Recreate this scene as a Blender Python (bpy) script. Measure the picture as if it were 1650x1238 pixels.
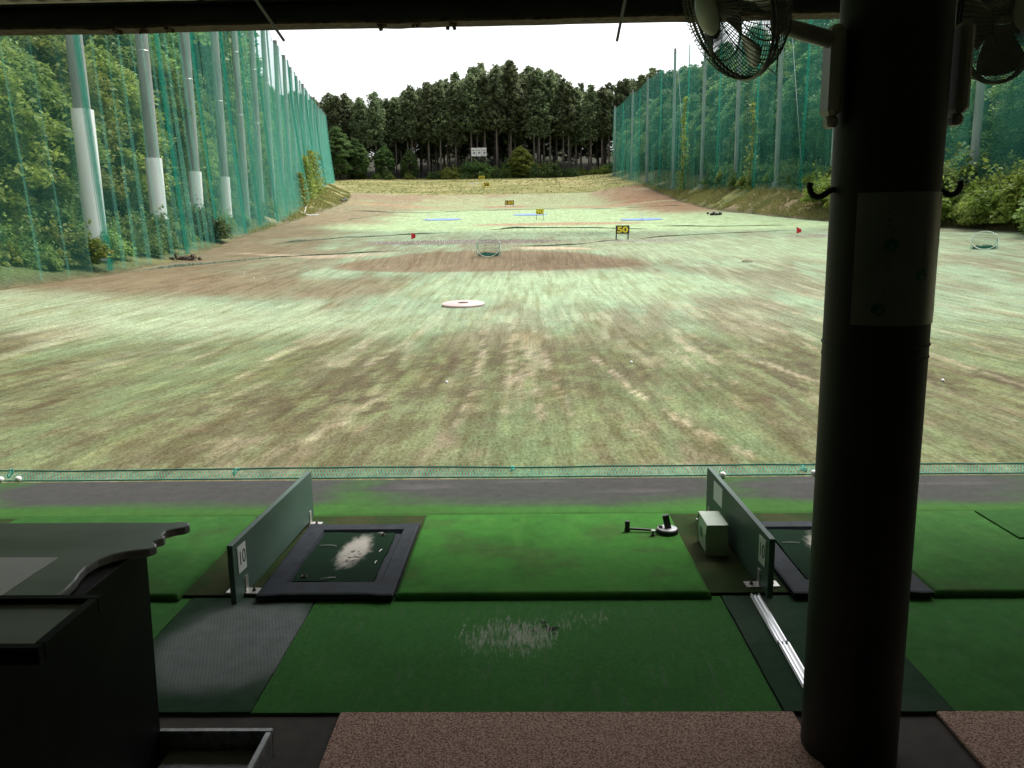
import bpy, math, random
import numpy as np
from mathutils import Vector, Matrix, Euler

for o in list(bpy.data.objects): bpy.data.objects.remove(o)
SC = bpy.context.scene
COL = SC.collection
R = math.radians

# ------------------------------------------------------------------ camera
cam = bpy.data.cameras.new('camera'); camo = bpy.data.objects.new('camera', cam); COL.objects.link(camo)
cam.sensor_width = 36.0; cam.sensor_fit = 'HORIZONTAL'; cam.lens = 28.08
cam.clip_start = 0.05; cam.clip_end = 3000
camo.matrix_world = (Matrix.Translation((0, 0, 1.6)) @ Matrix.Rotation(0.02168, 4, 'Z')
                     @ Matrix.Rotation(math.pi/2 - 0.17731, 4, 'X') @ Matrix.Rotation(-0.0145, 4, 'Z'))
SC.camera = camo
# ------------------------------------------------------------------ light
SUN_EL, SUN_AZ = R(62), R(48)          # azimuth clockwise from +Y (field direction)
w = bpy.data.worlds.new('World'); SC.world = w; w.use_nodes = True
nt = w.node_tree; nt.nodes.clear()
sky = nt.nodes.new('ShaderNodeTexSky'); sky.sky_type = 'NISHITA'; sky.sun_disc = False
sky.sun_elevation = SUN_EL; sky.sun_rotation = SUN_AZ; sky.air_density = 1.0; sky.dust_density = 4.0; sky.ozone_density = 1.0
hs = nt.nodes.new('ShaderNodeHueSaturation'); hs.inputs['Saturation'].default_value = 0.14
bg = nt.nodes.new('ShaderNodeBackground'); bg.inputs['Strength'].default_value = 0.15
wo = nt.nodes.new('ShaderNodeOutputWorld')
nt.links.new(sky.outputs[0], hs.inputs['Color']); nt.links.new(hs.outputs[0], bg.inputs['Color']); nt.links.new(bg.outputs[0], wo.inputs['Surface'])
sun = bpy.data.lights.new('sun', 'SUN'); sun.energy = 1.4; sun.angle = R(14); sun.color = (1.0, .96, .9)
suno = bpy.data.objects.new('sun', sun); COL.objects.link(suno)
sd = Vector((math.sin(SUN_AZ)*math.cos(SUN_EL), math.cos(SUN_AZ)*math.cos(SUN_EL), math.sin(SUN_EL)))
suno.rotation_euler = sd.to_track_quat('Z', 'Y').to_euler(); suno.location = (0, 0, 60)
SC.view_settings.view_transform = 'Standard'; SC.view_settings.look = 'None'
SC.view_settings.exposure = 1.0; SC.view_settings.gamma = 1.0; SC.view_settings.use_curve_mapping = False
SC.cycles.max_bounces = 8; SC.cycles.transparent_max_bounces = 24; SC.cycles.diffuse_bounces = 4
SC.cycles.use_denoising = True

# ------------------------------------------------------------------ helpers
rng = np.random.default_rng(7)
random.seed(11)

def tag(o, label=None, cat=None, group=None, kind=None):
    if label: o['label'] = label
    if cat: o['category'] = cat
    if group: o['group'] = group
    if kind: o['kind'] = kind
    return o
def empty(name, loc=(0, 0, 0), rot=(0, 0, 0)):
    o = bpy.data.objects.new(name, None); COL.objects.link(o); o.location = loc; o.rotation_euler = rot
    o.empty_display_size = .1
    return o
def link(name, me, parent=None, loc=(0, 0, 0), rot=(0, 0, 0)):
    o = bpy.data.objects.new(name, me); COL.objects.link(o); o.location = loc; o.rotation_euler = rot
    if parent is not None: o.parent = parent
    return o
def copy_tree(o, parent=None):
    c = o.copy(); COL.objects.link(c); c.parent = parent
    for ch in o.children: copy_tree(ch, c)
    return c

class MB:
    def __init__(s): s.v = []; s.f = []; s.m = []; s.mi = 0
    def add(s, vs, fs):
        n = len(s.v); s.v += [tuple(v) for v in vs]
        for f in fs: s.f.append([i + n for i in f]); s.m.append(s.mi)
        return s
    def box(s, c, d, rot=None):
        hx, hy, hz = d[0]/2, d[1]/2, d[2]/2
        vs = [Vector((x*hx, y*hy, z*hz)) for z in (-1, 1) for x, y in ((-1, -1), (1, -1), (1, 1), (-1, 1))]
        if rot is not None:
            M = rot if isinstance(rot, Matrix) else Euler(rot).to_matrix()
            vs = [M @ v for v in vs]
        vs = [v + Vector(c) for v in vs]
        return s.add(vs, [(3, 2, 1, 0), (4, 5, 6, 7), (0, 1, 5, 4), (1, 2, 6, 5), (2, 3, 7, 6), (3, 0, 4, 7)])
    def bbox(s, x0, x1, y0, y1, z0, z1): return s.box(((x0+x1)/2, (y0+y1)/2, (z0+z1)/2), (x1-x0, y1-y0, z1-z0))
    def rbox(s, c, d, b, rot=None):
        """box with chamfered vertical and top edges"""
        hx, hy, hz = d[0]/2, d[1]/2, d[2]/2
        def ring(i, z): 
            a, bb = hx-i, hy-i; k = b
            return [(-a+k, -bb, z), (a-k, -bb, z), (a, -bb+k, z), (a, bb-k, z), (a-k, bb, z), (-a+k, bb, z), (-a, bb-k, z), (-a, -bb+k, z)]
        rings = [ring(b*.6, -hz), ring(0, -hz+b), ring(0, hz-b), ring(b*.6, hz)]
        vs = [Vector(p) for r_ in rings for p in r_]
        if rot is not None:
            M = rot if isinstance(rot, Matrix) else Euler(rot).to_matrix(); vs = [M @ v for v in vs]
        vs = [v + Vector(c) for v in vs]
        fs = [list(range(7, -1, -1)), list(range(24, 32))]
        for k in range(3):
            for i in range(8): fs.append((k*8+i, k*8+(i+1) % 8, (k+1)*8+(i+1) % 8, (k+1)*8+i))
        return s.add(vs, fs)
    def tube(s, pts, rad, n=8, cap=True):
        pts = [Vector(p) for p in pts]; k = len(pts)
        if not hasattr(rad, '__len__'): rad = [rad]*k
        vs = []; prev = None
        for i, p in enumerate(pts):
            t = (pts[min(i+1, k-1)] - pts[max(i-1, 0)])
            t = t.normalized() if t.length > 1e-9 else Vector((0, 0, 1))
            if prev is None:
                a = Vector((0, 0, 1)) if abs(t.z) < .9 else Vector((1, 0, 0))
                u = t.cross(a).normalized()
            else:
                u = prev - t*prev.dot(t); u = u.normalized() if u.length > 1e-6 else t.orthogonal().normalized()
            prev = u; q = t.cross(u)
            for j in range(n):
                an = 2*math.pi*j/n
                vs.append(p + (u*math.cos(an) + q*math.sin(an))*rad[i])
        fs = [(i*n+j, i*n+(j+1) % n, (i+1)*n+(j+1) % n, (i+1)*n+j) for i in range(k-1) for j in range(n)]
        if cap: fs += [list(range(n-1, -1, -1)), [(k-1)*n+j for j in range(n)]]
        return s.add(vs, fs)
    def ring(s, c, r, t, ax=(0, 0, 1), n=32, m=6, a0=0, a1=2*math.pi):
        q = Vector(ax).normalized().to_track_quat('Z', 'Y')
        k = n if a1-a0 >= 6.28 else n+1
        pts = [Vector(c) + q @ Vector((r*math.cos(a0+(a1-a0)*i/n), r*math.sin(a0+(a1-a0)*i/n), 0)) for i in range(n+1)]
        return s.tube(pts, t, m, cap=False)
    def lathe(s, prof, n=24, c=(0, 0, 0), M=None):
        vs = []
        for r_, z in prof:
            for j in range(n):
                a = 2*math.pi*j/n; v = Vector((r_*math.cos(a), r_*math.sin(a), z))
                if M is not None: v = M @ v
                vs.append(v + Vector(c))
        k = len(prof)
        fs = [(i*n+j, i*n+(j+1) % n, (i+1)*n+(j+1) % n, (i+1)*n+j) for i in range(k-1) for j in range(n)]
        fs += [list(range(n-1, -1, -1)), [(k-1)*n+j for j in range(n)]]
        return s.add(vs, fs)
    def prism(s, poly, z0, z1):
        n = len(poly)
        vs = [(x, y, z0) for x, y in poly] + [(x, y, z1) for x, y in poly]
        fs = [list(range(n-1, -1, -1)), list(range(n, 2*n))] + [(i, (i+1) % n, n+(i+1) % n, n+i) for i in range(n)]
        return s.add(vs, fs)
    def mesh(s, name, mats, smooth=False, T=None):
        me = bpy.data.meshes.new(name)
        vs = s.v if T is None else [tuple(T @ Vector(v)) for v in s.v]
        me.from_pydata(vs, [], s.f)
        for m in (mats if isinstance(mats, (list, tuple)) else [mats]): me.materials.append(m)
        if any(s.m): me.polygons.foreach_set('material_index', s.m)
        if smooth:
            me.polygons.foreach_set('use_smooth', [True]*len(s.f)); me.update()
            if smooth != 'all': me.set_sharp_from_angle(angle=R(38))
        me.update(); return me
    def build(s, name, mats, parent=None, smooth=False, loc=(0, 0, 0), rot=(0, 0, 0), T=None):
        return link(name, s.mesh(name, mats, smooth, T), parent, loc, rot)

def quads_mesh(name, V, mats, Fq=None, colors=None, smooth=False, nper=4):
    """V (N*4,3) loose quads or V + Fq (M,4) indices"""
    V = np.asarray(V, np.float32)
    if Fq is None: Fq = np.arange(len(V)).reshape(-1, nper)
    Fq = np.asarray(Fq, np.int32); k = Fq.shape[1]
    me = bpy.data.meshes.new(name)
    me.vertices.add(len(V)); me.vertices.foreach_set('co', V.ravel())
    me.loops.add(Fq.size); me.loops.foreach_set('vertex_index', Fq.ravel())
    me.polygons.add(len(Fq)); me.polygons.foreach_set('loop_start', np.arange(0, Fq.size, k, dtype=np.int32))
    try: me.polygons.foreach_set('loop_total', np.full(len(Fq), k, np.int32))
    except Exception: pass
    if smooth: me.polygons.foreach_set('use_smooth', np.ones(len(Fq), bool))
    for m in (mats if isinstance(mats, (list, tuple)) else [mats]): me.materials.append(m)
    me.update(calc_edges=True)
    if colors is not None:
        a = me.attributes.new('Col', 'FLOAT_COLOR', 'POINT')
        C = np.ones((len(V), 4), np.float32); C[:, :3] = np.clip(colors, 0, 1); a.data.foreach_set('color', C.ravel())
    return me

# numpy noise
def vnoise(x, y, seed=0):
    x = np.asarray(x, float); y = np.asarray(y, float)
    xi = np.floor(x).astype(np.int64); yi = np.floor(y).astype(np.int64); fx = x-xi; fy = y-yi
    fx = fx*fx*(3-2*fx); fy = fy*fy*(3-2*fy)
    def h(a, b):
        n = (a*374761393 + b*668265263 + seed*974711) & 0x7fffffff
        n = ((n ^ (n >> 13))*1274126177) & 0x7fffffff
        return ((n ^ (n >> 16)) & 0xffff)/65535.0
    return (h(xi, yi)*(1-fx)+h(xi+1, yi)*fx)*(1-fy) + (h(xi, yi+1)*(1-fx)+h(xi+1, yi+1)*fx)*fy
def fbm(x, y, seed=0, o=4):
    s = 0; a = .5; t = 0
    for i in range(o):
        s = s + a*vnoise(x*2**i, y*2**i, seed+i*17); t += a; a *= .5
    return s/t
def ss(t): t = np.clip(t, 0, 1); return t*t*(3-2*t)
def smo(a, b, t): return ss((t-a)/(b-a))
def mixc(a, b, t): t = np.asarray(t)[..., None]; return a*(1-t) + np.asarray(b)*t
def ell(x, y, cx, cy, rx, ry, soft=.25, wob=.12, seed=3):
    d = np.sqrt(((x-cx)/rx)**2 + ((y-cy)/ry)**2) + wob*(fbm(x*1.3/np.sqrt(rx), y*1.3/np.sqrt(ry), seed)-.5)*2
    return 1-smo(1-soft, 1+soft, d)

# ------------------------------------------------------------------ materials
def material(name, c1, c2=None, scale=5.0, rough=.7, bump=0.0, bscale=None, stretch=(1, 1, 1), metal=0.0, detail=5.0, ramp=(.35, .65), spec=.5, coord='Object', bdist=.01):
    m = bpy.data.materials.new(name); m.use_nodes = True; n = m.node_tree; b = n.nodes['Principled BSDF']
    b.inputs['Roughness'].default_value = rough; b.inputs['Metallic'].default_value = metal; b.inputs['Specular IOR Level'].default_value = spec
    tc = n.nodes.new('ShaderNodeTexCoord'); mp = n.nodes.new('ShaderNodeMapping'); mp.inputs['Scale'].default_value = stretch
    n.links.new(tc.outputs[coord], mp.inputs['Vector'])
    if c2 is None: c2 = tuple(min(1, x*1.25) for x in c1); 
    ns = n.nodes.new('ShaderNodeTexNoise'); ns.inputs['Scale'].default_value = scale; ns.inputs['Detail'].default_value = detail
    cr = n.nodes.new('ShaderNodeValToRGB'); cr.color_ramp.elements[0].position = ramp[0]; cr.color_ramp.elements[1].position = ramp[1]
    cr.color_ramp.elements[0].color = (*c1, 1); cr.color_ramp.elements[1].color = (*c2, 1)
    n.links.new(mp.outputs[0], ns.inputs['Vector']); n.links.new(ns.outputs['Fac'], cr.inputs['Fac']); n.links.new(cr.outputs[0], b.inputs['Base Color'])
    if bump:
        n2 = n.nodes.new('ShaderNodeTexNoise'); n2.inputs['Scale'].default_value = bscale or scale*4; n2.inputs['Detail'].default_value = 4
        n.links.new(mp.outputs[0], n2.inputs['Vector'])
        bp = n.nodes.new('ShaderNodeBump'); bp.inputs['Strength'].default_value = bump; bp.inputs['Distance'].default_value = bdist
        n.links.new(n2.outputs['Fac'], bp.inputs['Height']); n.links.new(bp.outputs[0], b.inputs['Normal'])
    return m

def attr_material(name, fscale, famp, rough=.9, bump=.4, bscale=300, bdist=.004, stretch=(1, 1, 1), spec=.2, f2=None, wear=None, tint=None):
    """vertex colour wear pattern times fine procedural grain"""
    m = bpy.data.materials.new(name); m.use_nodes = True; n = m.node_tree; b = n.nodes['Principled BSDF']
    b.inputs['Roughness'].default_value = rough; b.inputs['Specular IOR Level'].default_value = spec
    at = n.nodes.new('ShaderNodeAttribute'); at.attribute_name = 'Col'
    g = n.nodes.new('ShaderNodeNewGeometry'); mp = n.nodes.new('ShaderNodeMapping'); mp.inputs['Scale'].default_value = stretch
    n.links.new(g.outputs['Position'], mp.inputs['Vector'])
    def grain(sc, amp, src):
        ns = n.nodes.new('ShaderNodeTexNoise'); ns.inputs['Scale'].default_value = sc; ns.inputs['Detail'].default_value = 6; ns.inputs['Roughness'].default_value = .7
        n.links.new(mp.outputs[0], ns.inputs['Vector'])
        mr = n.nodes.new('ShaderNodeMapRange'); mr.inputs['From Min'].default_value = .3; mr.inputs['From Max'].default_value = .7
        mr.inputs['To Min'].default_value = 1-amp; mr.inputs['To Max'].default_value = 1+amp
        n.links.new(ns.outputs['Fac'], mr.inputs['Value'])
        mx = n.nodes.new('ShaderNodeVectorMath'); mx.operation = 'SCALE'
        n.links.new(src, mx.inputs[0]); n.links.new(mr.outputs[0], mx.inputs['Scale'])
        return mx.outputs[0]
    def tinted(st, lo, hi, src, sc=1.0, a=.34, b=.66):
        mq = n.nodes.new('ShaderNodeMapping'); mq.inputs['Scale'].default_value = st; n.links.new(g.outputs['Position'], mq.inputs['Vector'])
        ns = n.nodes.new('ShaderNodeTexNoise'); ns.inputs['Scale'].default_value = sc; ns.inputs['Detail'].default_value = 5; ns.inputs['Roughness'].default_value = .65; ns.inputs['Distortion'].default_value = .4
        n.links.new(mq.outputs[0], ns.inputs['Vector'])
        cr = n.nodes.new('ShaderNodeValToRGB'); e = cr.color_ramp.elements
        e[0].position = a; e[0].color = (*lo, 1); e[1].position = b; e[1].color = (*hi, 1); md = e.new((a+b)/2); md.color = (.5, .5, .5, 1)
        n.links.new(ns.outputs['Fac'], cr.inputs['Fac'])
        mu = n.nodes.new('ShaderNodeVectorMath'); mu.operation = 'MULTIPLY'; n.links.new(src, mu.inputs[0]); n.links.new(cr.outputs[0], mu.inputs[1])
        s2 = n.nodes.new('ShaderNodeVectorMath'); s2.operation = 'SCALE'; s2.inputs['Scale'].default_value = 2.0; n.links.new(mu.outputs[0], s2.inputs[0])
        return s2.outputs[0]
    c = grain(fscale, famp, at.outputs['Color'])
    if tint:
        for t in tint: c = tinted(*t[:3], c, *t[3:])
    if wear:
        wa = n.nodes.new('ShaderNodeAttribute'); wa.attribute_name = 'Wear'
        mq = n.nodes.new('ShaderNodeMapping'); mq.inputs['Scale'].default_value = wear[1]; n.links.new(g.outputs['Position'], mq.inputs['Vector'])
        ns = n.nodes.new('ShaderNodeTexNoise'); ns.inputs['Scale'].default_value = 1.0; ns.inputs['Detail'].default_value = 8; ns.inputs['Roughness'].default_value = .78
        n.links.new(mq.outputs[0], ns.inputs['Vector'])
        ma = n.nodes.new('ShaderNodeMath'); ma.operation = 'ADD'; n.links.new(ns.outputs['Fac'], ma.inputs[0]); n.links.new(wa.outputs['Fac'], ma.inputs[1])
        mr = n.nodes.new('ShaderNodeMapRange'); mr.interpolation_type = 'SMOOTHSTEP'; mr.inputs['From Min'].default_value = wear[2]; mr.inputs['From Max'].default_value = wear[3]
        mr.inputs['To Max'].default_value = wear[4]; n.links.new(ma.outputs[0], mr.inputs['Value'])
        mx = n.nodes.new('ShaderNodeMix'); mx.data_type = 'RGBA'; n.links.new(mr.outputs[0], mx.inputs['Factor']); n.links.new(c, mx.inputs[6]); mx.inputs[7].default_value = (*wear[0], 1)
        c = mx.outputs[2]
    if f2: c = grain(f2[0], f2[1], c)
    n.links.new(c, b.inputs['Base Color'])
    n2 = n.nodes.new('ShaderNodeTexNoise'); n2.inputs['Scale'].default_value = bscale; n2.inputs['Detail'].default_value = 3
    n.links.new(g.outputs['Position'], n2.inputs['Vector'])
    bp = n.nodes.new('ShaderNodeBump'); bp.inputs['Strength'].default_value = bump; bp.inputs['Distance'].default_value = bdist
    n.links.new(n2.outputs['Fac'], bp.inputs['Height']); n.links.new(bp.outputs[0], b.inputs['Normal'])
    return m

def leaf_material(name, c1, c2, trans=.35, rough=.55):
    m = bpy.data.materials.new(name); m.use_nodes = True; n = m.node_tree
    for x in list(n.nodes): n.nodes.remove(x)
    out = n.nodes.new('ShaderNodeOutputMaterial')
    g = n.nodes.new('ShaderNodeNewGeometry'); oi = n.nodes.new('ShaderNodeObjectInfo')
    tc = n.nodes.new('ShaderNodeTexCoord'); ns = n.nodes.new('ShaderNodeTexNoise'); ns.inputs['Scale'].default_value = .45
    n.links.new(tc.outputs['Object'], ns.inputs['Vector'])
    ad = n.nodes.new('ShaderNodeMath'); ad.operation = 'MULTIPLY_ADD'; ad.inputs[1].default_value = .45
    n.links.new(g.outputs['Random Per Island'], ad.inputs[0])
    sb = n.nodes.new('ShaderNodeMath'); sb.operation = 'MULTIPLY_ADD'; sb.inputs[1].default_value = 1.3; sb.inputs[2].default_value = -.4
    n.links.new(ns.outputs['Fac'], sb.inputs[0]); n.links.new(sb.outputs[0], ad.inputs[2])
    cr = n.nodes.new('ShaderNodeValToRGB'); cr.color_ramp.elements[0].color = (*c1, 1); cr.color_ramp.elements[1].color = (*c2, 1)
    cr.color_ramp.elements[0].position = .15; cr.color_ramp.elements[1].position = .9
    n.links.new(ad.outputs[0], cr.inputs['Fac'])
    hv = n.nodes.new('ShaderNodeHueSaturation')
    mr = n.nodes.new('ShaderNodeMapRange'); mr.inputs['To Min'].default_value = .72; mr.inputs['To Max'].default_value = 1.3
    mh = n.nodes.new('ShaderNodeMapRange'); mh.inputs['To Min'].default_value = .482; mh.inputs['To Max'].default_value = .512
    n.links.new(oi.outputs['Random'], mr.inputs['Value']); n.links.new(mr.outputs[0], hv.inputs['Value'])
    n.links.new(oi.outputs['Random'], mh.inputs['Value']); n.links.new(mh.outputs[0], hv.inputs['Hue'])
    n.links.new(cr.outputs[0], hv.inputs['Color'])
    p = n.nodes.new('ShaderNodeBsdfPrincipled'); p.inputs['Roughness'].default_value = rough; p.inputs['Specular IOR Level'].default_value = .3
    t = n.nodes.new('ShaderNodeBsdfTranslucent'); mx = n.nodes.new('ShaderNodeMixShader'); mx.inputs[0].default_value = trans
    n.links.new(hv.outputs[0], p.inputs['Base Color']); n.links.new(hv.outputs[0], t.inputs['Color'])
    n.links.new(p.outputs[0], mx.inputs[1]); n.links.new(t.outputs[0], mx.inputs[2]); n.links.new(mx.outputs[0], out.inputs['Surface'])
    return m

def net_material(name, col, alpha, var=.12, scale=.6):
    """fine knotted netting seen from far: a thin film that lets most light through"""
    m = bpy.data.materials.new(name); m.use_nodes = True; n = m.node_tree
    for x in list(n.nodes): n.nodes.remove(x)
    out = n.nodes.new('ShaderNodeOutputMaterial')
    tp = n.nodes.new('ShaderNodeBsdfTransparent'); df = n.nodes.new('ShaderNodeBsdfDiffuse'); tl = n.nodes.new('ShaderNodeBsdfTranslucent')
    df.inputs['Color'].default_value = (*col, 1); tl.inputs['Color'].default_value = (*col, 1)
    m1 = n.nodes.new('ShaderNodeMixShader'); m1.inputs[0].default_value = .5; m2 = n.nodes.new('ShaderNodeMixShader')
    g = n.nodes.new('ShaderNodeNewGeometry'); mp = n.nodes.new('ShaderNodeMapping'); mp.inputs['Scale'].default_value = (1, 1, .12)
    ns = n.nodes.new('ShaderNodeTexNoise'); ns.inputs['Scale'].default_value = scale; ns.inputs['Detail'].default_value = 4
    mr = n.nodes.new('ShaderNodeMapRange'); mr.inputs['From Min'].default_value = .3; mr.inputs['From Max'].default_value = .7
    mr.inputs['To Min'].default_value = alpha-var; mr.inputs['To Max'].default_value = alpha+var
    n.links.new(g.outputs['Position'], mp.inputs['Vector']); n.links.new(mp.outputs[0], ns.inputs['Vector']); n.links.new(ns.outputs['Fac'], mr.inputs['Value'])
    n.links.new(df.outputs[0], m1.inputs[1]); n.links.new(tl.outputs[0], m1.inputs[2])
    n.links.new(mr.outputs[0], m2.inputs[0]); n.links.new(tp.outputs[0], m2.inputs[1]); n.links.new(m1.outputs[0], m2.inputs[2]); n.links.new(m2.outputs[0], out.inputs['Surface'])
    return m

M = {}
M['turf'] = attr_material('turf', 1.5, .12, rough=.95, bump=.6, bscale=45, bdist=.03, f2=(30, .3), tint=[((7, .38, 1), (.385, .355, .30), (.615, .605, .585)), ((34, 11, 9), (.33, .295, .235), (.635, .63, .61)), ((1.1, .4, 1), (.44, .415, .37), (.54, .55, .53))])
M['carpet'] = attr_material('carpet', 14, .16, rough=.95, bump=.7, bscale=420, bdist=.004, f2=(320, .35), spec=.12)
M['walkway'] = attr_material('walkway', 60, .18, rough=.95, bump=.7, bscale=420, bdist=.004, f2=(320, .35), spec=.12, wear=((.36, .37, .31), (85, 13, 1), .85, 1.07, .9))
M['rubber_insert'] = attr_material('rubber_insert', 50, .12, rough=.95, bump=.3, bscale=300, bdist=.002, spec=.08)
M['ground'] = attr_material('ground', 1.2, .3, rough=.95, bump=.8, bscale=6, bdist=.15, f2=(9, .3))
M['floor'] = material('floor', (.035, .026, .02), (.06, .045, .036), 9, .85, .3, 120, bdist=.003)
M['brown_loop'] = material('brown_loop', (.2, .11, .085), (.64, .43, .36), 150, .95, 1.0, 150, ramp=(.36, .62), spec=.1, bdist=.006)
M['rubber'] = material('rubber', (.014, .018, .023), (.026, .032, .04), 14, .75, .15, 220, spec=.2, bdist=.002)
M['board'] = material('board', (.06, .11, .085), (.085, .145, .115), 5, .5, .1, 60, bdist=.002, stretch=(1, .4, 1))
M['plate'] = material('plate', (.72, .72, .68), (.8, .8, .77), 8, .5)
M['ink'] = material('ink', (.012, .012, .012), (.02, .02, .02), 8, .6)
M['steel'] = material('steel', (.5, .48, .44), (.62, .6, .56), 30, .4, .1, 90, metal=.6, bdist=.001)
M['bolt'] = material('bolt', (.05, .045, .04), (.09, .07, .05), 40, .5, metal=.7)
M['aluminium'] = material('aluminium', (.7, .7, .7), (.8, .8, .8), 20, .3, .05, 120, metal=.85, stretch=(1, .1, 1), bdist=.001)
M['black_plastic'] = material('black_plastic', (.012, .012, .013), (.02, .02, .022), 20, .45)
M['disc_top'] = material('disc_top', (.45, .45, .46), (.55, .55, .56), 40, .35, metal=.3)
M['dispenser'] = material('dispenser', (.42, .5, .4), (.5, .57, .46), 12, .35)
M['sticker'] = material('sticker', (.06, .16, .13), (.1, .22, .18), 40, .5)
M['cabinet'] = material('cabinet', (.005, .005, .005), (.01, .009, .009), 6, .6, .12, 60, bdist=.002, spec=.15)
M['cabinet_sheen'] = material('cabinet_sheen', (.26, .25, .265), (.38, .365, .38), 5, .26, .2, 40, stretch=(.4, 1, 1), bdist=.003)  # black glossy top and trays greyed: bright reflection put into the base colour
M['tray_metal'] = material('tray_metal', (.16, .16, .16), (.3, .3, .3), 40, .4, .1, 100, metal=.5, bdist=.001)
M['paper'] = material('paper', (.88, .88, .88), (.9, .9, .9), 6, .8)
M['paint_dark'] = material('paint_dark', (.009, .009, .008), (.016, .015, .014), 5, .6, .1, 30, bdist=.002)
M['beam'] = material('beam', (.022, .026, .026), (.045, .046, .042), 7, .6, .3, 40, bdist=.004, stretch=(.4, 1, 1))
M['rust'] = material('rust', (.05, .022, .013), (.14, .1, .075), 22, .85, .6, 60, bdist=.006)
M['ceiling'] = material('ceiling', (.48, .47, .44), (.58, .56, .53), 3, .8)  # pale coat chosen to bounce fill light down into the bay
M['wall_back'] = material('wall_back', (.36, .35, .33), (.44, .43, .4), 3, .8)  # unseen walls, given a pale coat to bounce fill light forward
M['fan_plastic'] = material('fan_plastic', (.3, .3, .27), (.36, .35, .31), 10, .4)
M['fan_cap'] = material('fan_cap', (.45, .5, .38), (.52, .56, .44), 10, .35)
M['fan_blade'] = material('fan_blade', (.3, .32, .28), (.36, .38, .33), 10, .3)
M['wire'] = material('wire', (.1, .1, .09), (.15, .15, .13), 30, .35, metal=.6)
M['poster'] = material('poster', (.14, .16, .135), (.18, .2, .17), 6, .35)
M['poster_green'] = material('poster_green', (.01, .09, .045), (.014, .11, .055), 10, .4)
M['concrete_pole'] = material('concrete_pole', (.2, .205, .195), (.33, .33, .31), 3, .85, .2, 30, stretch=(1, 1, .15), bdist=.01)
M['sleeve'] = material('sleeve', (.84, .84, .83), (.88, .88, .87), 2.5, .5, stretch=(1, 1, .3))
M['net'] = net_material('net', (.11, .48, .38), .21, .06)
M['net_sheer'] = net_material('net_sheer', (.17, .54, .43), .115, .05)
M['net_fold'] = net_material('net_fold', (.02, .32, .23), .22, .1)
M['net_low'] = material('net_low', (.06, .48, .38), (.12, .6, .5), 20, .7)
M['rope'] = material('rope', (.01, .14, .1), (.02, .2, .15), 60, .8)
M['bark'] = material('bark', (.05, .04, .03), (.13, .11, .085), 6, .9, .6, 20, stretch=(1, 1, .2), bdist=.03)
M['bark_cedar'] = material('bark_cedar', (.10, .085, .07), (.2, .175, .15), 5, .9, .4, 14, stretch=(1, 1, .1), bdist=.03)
M['leaf_mid'] = leaf_material('leaf_mid', (.06, .13, .035), (.29, .41, .1), .45)
M['leaf_dark'] = leaf_material('leaf_dark', (.045, .1, .034), (.18, .28, .085), .42)
M['leaf_light'] = leaf_material('leaf_light', (.11, .18, .03), (.37, .43, .1), .42)
M['needle'] = leaf_material('needle', (.09, .12, .062), (.24, .3, .145), .5, .7)
M['grass'] = leaf_material('grass', (.2, .21, .07), (.33, .32, .12), .4)
M['yellow'] = material('yellow', (.78, .62, .02), (.85, .7, .04), 6, .5)
M['white'] = material('white', (.78, .78, .76), (.84, .84, .82), 10, .5)
M['sign_black'] = material('sign_black', (.015, .014, .012), (.03, .028, .024), 10, .6)
M['red'] = material('red', (.55, .015, .02), (.66, .03, .03), 8, .6)
M['blue_mat'] = material('blue_mat', (.14, .24, .55), (.2, .3, .62), 1.5, .9)
M['pink_disc'] = material('pink_disc', (.46, .36, .34), (.55, .45, .43), 5, .8, .2, 30)
M['tan'] = material('tan', (.5, .46, .32), (.66, .62, .46), 6, .8)
M['turf_back'] = material('turf_back', (.03, .045, .03), (.13, .17, .1), 9, .9, .4, 30)
M['ball'] = material('ball', (.8, .8, .78), (.85, .85, .83), 200, .4, .4, 260, bdist=.001)
M['white_grey'] = material('white_grey', (.7, .7, .78), (.78, .78, .85), 10, .4)
M['dirt'] = material('dirt', (.05, .035, .025), (.1, .075, .05), 5, .95, .6, 20)
def _it(y, pts):
    xs=[p[0] for p in pts]; zs=[p[1] for p in pts]
    y=np.asarray(y,float); k=np.linspace(-1,1,9); s=0
    w=np.minimum(0.12*np.abs(y),9.0)
    for a in k: s=s+np.interp(y+a*w,xs,zs)
    return s/9
PC=[(-80,-.3),(4,-.2),(6,-.13),(10,-.16),(14,-.15),(20,.0),(28,.45),(36,.93),(45,1.6),(60,2.45),(82,3.75),(110,5.8),(130,7.2),(150,10.0),(180,13.8),(215,18.2),(240,21.5),(262,26),(300,33),(900,36)]
PL=[(-80,-16),(5,-15.6),(14,-13.2),(20,-12.5),(28,-12.8),(36,-14.3),(60,-19),(85,-22.8),(115,-26),(130,-28.6),(145,-31),(215,-52),(300,-70),(900,-70)]
PR=[(-80,30),(5,30),(30,26),(40,24.6),(60,22.6),(75,20.6),(90,19.8),(110,20.3),(130,21.4),(150,20.9),(191,19.4),(215,19.5),(300,30),(900,40)]
PDL=[(-80,0),(5,.2),(14,.55),(20,.6),(28,.42),(36,.4),(60,.3),(85,.5),(115,.9),(130,1.0),(150,.6),(215,.3),(900,0)]
PDR=[(-80,0),(5,.2),(40,.4),(60,.05),(75,.35),(90,.3),(110,.7),(130,1.3),(150,1.2),(215,.5),(900,0)]
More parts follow.
